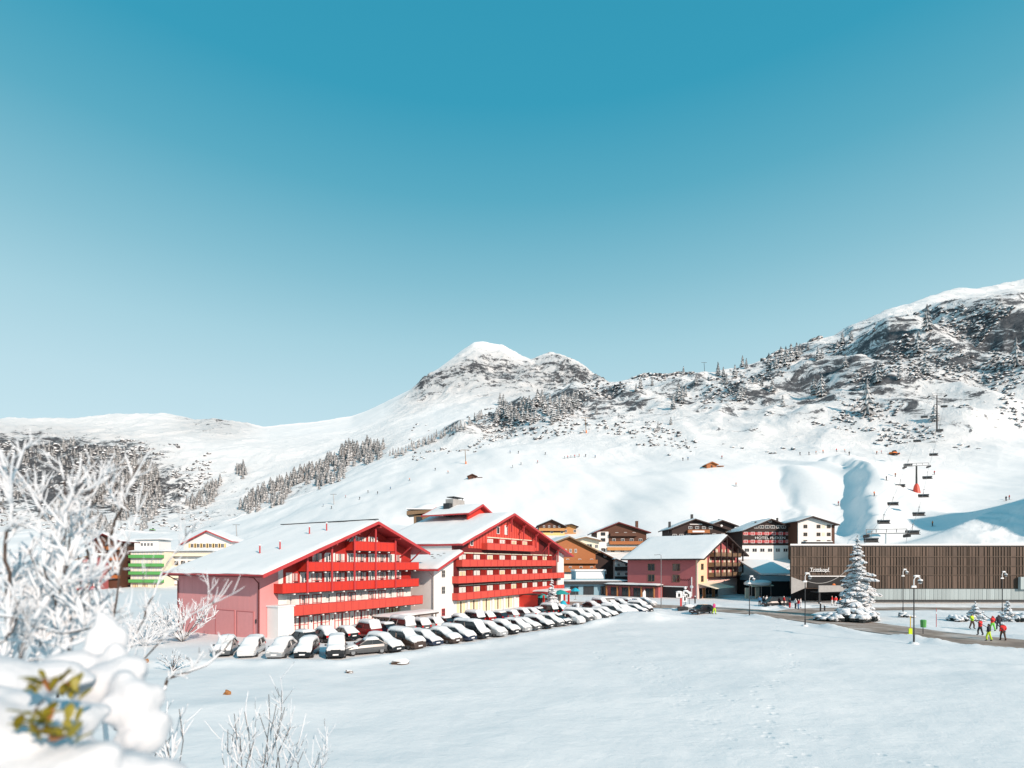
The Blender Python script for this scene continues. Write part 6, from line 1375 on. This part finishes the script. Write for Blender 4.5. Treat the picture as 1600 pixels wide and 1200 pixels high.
def grow(stem, rime, p, d, length, r, coat, depth, rg):
    seg = max(3, int(length / .055)); P = [p]; q = p.copy(); dd = d.copy()
    for i in range(seg):
        dd = (dd + Vector((rg.uniform(-.16, .16), rg.uniform(-.12, .12), rg.uniform(-.06, .18)))).normalized(); q = q + dd * (length / seg); P.append(q.copy())
    frosted(stem, rime, P, r, r * .45, coat, rg, .06)
    if depth > 0:
        for k in range(rg.randint(1, 3)):
            i = rg.randint(1, len(P) - 2); base = P[i]; ax = (P[i + 1] - P[i - 1]).normalized()
            side = ax.cross(Vector((rg.uniform(-.4, .4), -1, rg.uniform(-.3, .3)))).normalized() * rg.choice((-1, 1))
            nd = (ax * .75 + side * rg.uniform(.45, .95) + Vector((0, rg.uniform(-.3, .3), .15))).normalized()
            grow(stem, rime, base, nd, length * rg.uniform(.4, .7), r * .6, coat * .82, depth - 1, rg)
MAIN = [   # (points as sight column, row, distance), stem radius, coat, twigs
 ([(170, 1190, 4.2), (160, 1080, 4.2), (163, 1010, 4.2), (160, 950, 4.2), (150, 900, 4.25), (168, 845, 4.3), (188, 800, 4.3), (206, 748, 4.3)], 0.0177, 0.0068, 11),
 ([(152, 905, 4.2), (136, 860, 4.15), (132, 820, 4.1), (142, 780, 4.1), (150, 752, 4.1)], 0.0109, 0.0065, 8),
 ([(168, 1040, 4.2), (178, 960, 4.15), (186, 900, 4.1), (200, 850, 4.1), (214, 800, 4.1)], 0.0095, 0.0061, 8),
 ([(-20, 1120, 3.5), (10, 1000, 3.5), (14, 920, 3.5), (8, 850, 3.5), (18, 790, 3.5), (12, 745, 3.5)], 0.0150, 0.0075, 14),
 ([(20, 1080, 3.7), (48, 970, 3.7), (70, 905, 3.7), (86, 850, 3.7), (96, 800, 3.7), (118, 762, 3.7)], 0.0136, 0.0068, 14),
 ([(90, 1090, 4.0), (96, 1000, 4.0), (92, 930, 4.0), (104, 870, 4.0), (112, 825, 4.0)], 0.0109, 0.0068, 10),
 ([(170, 1080, 4.3), (215, 985, 4.4), (240, 930, 4.5), (262, 880, 4.6), (290, 838, 4.6)], 0.0088, 0.0041, 8),
 ([(180, 1090, 4.4), (225, 1030, 4.6), (262, 990, 4.7), (300, 960, 4.8), (332, 944, 4.8)], 0.0082, 0.0048, 8),
 ([(-10, 962, 3.2), (30, 966, 3.2), (62, 982, 3.2), (96, 990, 3.3), (150, 985, 3.5)], 0.0095, 0.0055, 4),
 ([(-20, 1068, 2.9), (20, 1046, 2.9), (52, 1030, 2.9), (84, 1030, 2.95)], 0.0082, 0.0014, 2),
 ([(30, 1040, 3.0), (42, 1010, 3.0), (46, 985, 3.0), (38, 960, 3.0)], 0.0095, 0.0020, 2),
 ([(-10, 1010, 3.0), (10, 995, 3.0), (22, 970, 3.0)], 0.0088, 0.0020, 2),
 ([(120, 1100, 3.9), (150, 1040, 3.9), (200, 1010, 4.0), (250, 1000, 4.1)], 0.0082, 0.0055, 4),
 ([(60, 1000, 3.4), (100, 1010, 3.4), (140, 1030, 3.5), (180, 1060, 3.6)], 0.0082, 0.0068, 3),
 ([(40, 900, 4.4), (70, 860, 4.4), (60, 810, 4.4), (66, 770, 4.4)], 0.0082, 0.0058, 8),
 ([(110, 960, 4.6), (128, 900, 4.6), (120, 850, 4.6), (126, 800, 4.6)], 0.0082, 0.0055, 8),
 ([(-10, 900, 4.0), (40, 880, 4.0), (80, 900, 4.0), (130, 905, 4.0)], 0.0068, 0.0055, 6),
 ([(20, 960, 4.2), (70, 940, 4.2), (110, 950, 4.2)], 0.0068, 0.0061, 6),
]
for k in range(16):      # tangle of low heavily frosted boughs
    x0 = rf.uniform(-20, 130); y0 = rf.uniform(960, 1080); Yd = rf.uniform(3.3, 4.6); sx_ = rf.uniform(-60, 90); sy_ = rf.uniform(60, 150)
    MAIN.append(([(x0, y0, Yd), (x0 + sx_ * .4, y0 - sy_ * .35, Yd), (x0 + sx_ * .7, y0 - sy_ * .7, Yd + .05), (x0 + sx_, y0 - sy_, Yd + .1)], .010, rf.uniform(.012, .018), 4))
for pts, r, coat, tw in MAIN:
    r *= .88; coat *= .85; P = crooked([along(*q) - B0 for q in pts], rf, .012); st = MB(); rm = MB()
    frosted(st, rm, P, r, r * .5, coat, rf, .16)
    for k in range(tw):
        i = rf.randint(2, len(P) - 2); ax = (P[i + 1] - P[i - 1]).normalized(); side = Vector((rf.choice((-1, 1)) * rf.uniform(.4, 1), rf.uniform(-.5, .5), rf.uniform(0, .6)))
        grow(st, rm, P[i], (ax * .8 + side * .7).normalized(), rf.uniform(.16, .40), r * .45, coat * .8, 2, rf)
    for k in range(3): grow(st, rm, P[-1], ((P[-1] - P[-3]).normalized() + Vector((rf.uniform(-.6, .6), rf.uniform(-.4, .4), .2))).normalized(), rf.uniform(.12, .26), r * .45, coat * .7, 0, rf)
    b = st.build('branch', 'bark', bush, True); rm.build('rime_coat', 'rime', b, True)['kind'] = 'stuff'
# a darker bare branch leaning right
bb = thing('bare_branch', 'dark nearly bare branch leaning right below the frosted bush', 'branch', tuple(along(188, 1130, 4.6))); o0 = bb.location.copy(); st = MB(); rm = MB()
P = crooked([along(*q) - o0 for q in ((180, 1140, 4.6), (192, 1124, 4.6), (212, 1103, 4.6), (240, 1092, 4.65), (258, 1076, 4.7), (262, 1060, 4.7), (290, 1052, 4.75), (322, 1040, 4.8), (350, 1016, 4.9), (362, 1000, 4.9))], rf, .006)
frosted(st, rm, P, .019, .006, .006, rf, .45)
for k in range(7): i = rf.randint(4, len(P) - 2); grow(st, rm, P[i], Vector((rf.uniform(-.3, 1), 0, rf.uniform(-.2, 1))).normalized(), rf.uniform(.1, .25), .006, .006, 1, rf)
st.build('branch', 'bark', bb, True); rm.build('rime_coat', 'rime', bb, True)['kind'] = 'stuff'
# pillows of snow lying on the bush
def cushions(lumps, voxel):
    b = MB()
    for (x, y, Y, rx, rz) in lumps:
        c = along(x, y, Y); k = Y / F; b.blob(c, (rx * k, rx * k * .9, rz * k), 14, 10, .03, rf)
        for _ in range(4):
            a = rf.uniform(0, 6.28); el = rf.uniform(-.3, 1.2); f_ = rf.uniform(.35, .6)
            b.blob(c + Vector((math.cos(a) * math.cos(el) * rx * k * .85, math.sin(a) * math.cos(el) * rx * k * .8, math.sin(el) * rz * k * .85)), (rx * k * f_, rx * k * f_, rz * k * f_), 10, 7, .1, rf)
    me = b.mesh('tmp', 'rime'); o = bpy.data.objects.new('tmp', me); C.objects.link(o)
    m_ = o.modifiers.new('r', 'REMESH'); m_.mode = 'VOXEL'; m_.voxel_size = voxel; sm = o.modifiers.new('s', 'SMOOTH'); sm.factor = .5; sm.iterations = 16
    dg = bpy.context.evaluated_depsgraph_get(); r_ = bpy.data.meshes.new_from_object(o.evaluated_get(dg)); C.objects.unlink(o); bpy.data.objects.remove(o)
    r_.polygons.foreach_set('use_smooth', [True] * len(r_.polygons)); r_.materials.clear(); r_.materials.append(M['pillow_snow']); return r_
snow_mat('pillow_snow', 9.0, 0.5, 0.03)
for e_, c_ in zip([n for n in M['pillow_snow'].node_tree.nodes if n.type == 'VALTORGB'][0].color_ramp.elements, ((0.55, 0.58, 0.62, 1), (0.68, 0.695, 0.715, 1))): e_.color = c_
L_ = [(206, 1104, 2.7, 36, 44), (226, 1146, 2.7, 34, 36), (180, 1046, 2.9, 22, 44), (165, 1000, 3.0, 22, 40), (120, 1048, 2.9, 50, 26), (170, 1075, 2.8, 50, 40)]
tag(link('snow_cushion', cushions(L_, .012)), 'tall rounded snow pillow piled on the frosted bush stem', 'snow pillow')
L_ = [(30, 1215, 2.0, 110, 56), (110, 1222, 2.0, 84, 62), (190, 1238, 2.1, 70, 62), (245, 1258, 2.3, 66, 54), (20, 1130, 2.2, 84, 42), (90, 1130, 2.2, 60, 34), (-30, 1080, 2.4, 90, 55), (-60, 1180, 2, 120, 90), (60, 1062, 2.6, 70, 26)]
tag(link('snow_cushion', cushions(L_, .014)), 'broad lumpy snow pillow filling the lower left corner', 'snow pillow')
# evergreen leaf tufts pushing through
def tuft(x, y, Y, n, ln, label, seed):
    rg = random.Random(seed); p = along(x, y, Y); o = thing('leaf_tuft', label, 'leaves', tuple(p), 0, 'evergreen leaf tufts'); k = Y / F
    for i in range(n):
        a = rg.uniform(0, 6.28); el = rg.uniform(.2, 1.35); c = Vector((rg.uniform(-.5, .5) * ln * 1.3, rg.uniform(-.3, .3) * ln, rg.uniform(-.4, .4) * ln)) * k
        d = Vector((math.cos(a) * math.cos(el), math.sin(a) * math.cos(el), math.sin(el))); s = d.cross(Vector((0, 0, 1))).normalized(); L2 = ln * k * rg.uniform(.7, 1.1); w = L2 * .2; nn = s.cross(d)
        b = MB(); pts = []
        for t, ww in ((0, .25), (.25, .8), (.55, 1), (.82, .7), (1, .08)):
            m_ = c + d * L2 * t - Vector((0, 0, .25 * L2 * t * t)); pts += [m_ - s * w * ww, m_ + nn * w * .25, m_ + s * w * ww]
        b.add(pts, [(3 * j + q, 3 * j + 3 + q, 3 * j + 4 + q, 3 * j + 1 + q) for j in range(4) for q in (0, 1)]); b.build('leaf', 'leaf' if rg.random() < .85 else 'dry_leaf', o, True)
tuft(74, 1074, 2.0, 16, 34, 'upper yellow-green leaf tuft poking through the snow', 1); tuft(104, 1084, 2.0, 12, 30, 'upper right yellow-green leaf tuft touching the snow pillow', 2)
tuft(52, 1130, 1.9, 14, 36, 'lower left yellow-green leaf tuft in the snow', 3); tuft(94, 1142, 1.9, 18, 42, 'lower right yellow-green leaf tuft in the snow', 4)
# thin shrubs rising from below the frame and further frosted shrubs
def twig_shrub(base, tips, r, coat, label, seed, tw=3, name='twig_shrub'):
    rg = random.Random(seed); o = thing(name, label, 'shrub', tuple(base)); 
    for q in tips:
        st = MB(); rm = MB(); P = crooked([Vector((0, 0, 0)), (q - base) * .5 + Vector((rg.uniform(-.1, .1), 0, .12)), q - base], rg, .03 * (q - base).length)
        frosted(st, rm, P, r, r * .4, coat, rg, .25)
        for k in range(tw): i = rg.randint(3, len(P) - 2); grow(st, rm, P[i], ((P[-1] - P[0]).normalized() + Vector((rg.uniform(-.9, .9), rg.uniform(-.4, .4), rg.uniform(-.1, .4)))).normalized(), (q - base).length * rg.uniform(.12, .3), r * .5, coat * .8, 1, rg)
        b = st.build('branch', 'bark', o, True); rm.build('rime_coat', 'rime', b, True)['kind'] = 'stuff'
def gz(x, Y): X = (x - 800) / F * Y; return Vector((X, Y, float(near_height(X, Y)) - .1))
twig_shrub(gz(410, 9.0), [along(*q) for q in ((420, 1085, 9), (440, 1078, 9.2), (455, 1090, 9.1), (478, 1115, 9), (432, 1100, 8.8), (405, 1115, 9.1), (445, 1105, 8.7))], .012, .008, 'thin frosted twigs rising at the lower edge, right clump', 1)
twig_shrub(gz(372, 8.6), [along(*q) for q in ((374, 1108, 8.6), (382, 1112, 8.7), (366, 1115, 8.5), (356, 1140, 8.6), (392, 1130, 8.6))], .011, .010, 'thin frosted twigs rising at the lower edge, left clump', 2)
twig_shrub(gz(470, 8.0), [along(*q) for q in ((512, 1135, 8.0), (490, 1150, 8.1), (478, 1165, 8), (500, 1175, 7.9))], .010, .007, 'low frosted twigs leaning right at the lower edge', 3)
twig_shrub(gz(262, 7.0), [along(*q) for q in ((262, 1095, 7), (245, 1110, 7.1), (280, 1108, 7), (268, 1130, 6.9), (230, 1130, 7.0))], .010, .012, 'frosted twigs between bush and open snow', 4)
p = ground_at(270, 1048); b0 = Vector((p.x, p.y, terrain_z(p.x, p.y) - .1)); rg = random.Random(6)
twig_shrub(b0, [b0 + Vector((rg.uniform(-1.6, 1.6), rg.uniform(-.8, .8), rg.uniform(.5, 1.7))) for k in range(16)], .03, .015, 'dark half-buried shrub on the snow left of the cars', 7, 3)
p = ground_at(285, 1003); b0 = Vector((p.x, p.y, 0)); rg = random.Random(8)
twig_shrub(b0, [b0 + Vector((rg.uniform(-4.6, 3.6), rg.uniform(-2, 2), rg.uniform(2.0, 4.6))) for k in range(34)], .03, .045, 'large pale frosted shrub at the corner of the pink wall', 9, 4)
p = ground_at(225, 1010); b0 = Vector((p.x, p.y, 0))
twig_shrub(b0, [b0 + Vector((rg.uniform(-3.6, 3.0), rg.uniform(-2, 2), rg.uniform(1.2, 3.2))) for k in range(22)], .03, .045, 'frosted shrub left of the large one near the pink wall', 10, 4)
for (x, y, lab) in ((355, 1087, 'brown leaf clump poking from the snow, the right one'), (228, 1040, 'brown leaf clump beside the frosted bush')):
    p = ground_at(x, y); q = MB(); q.blob((0, 0, .12), (.22, .16, .2), 7, 5, .4, rf); tag(q.build('leaf_clump', 'dry_leaf', None, False, (p.x, p.y, terrain_z(p.x, p.y))), lab, 'leaves')
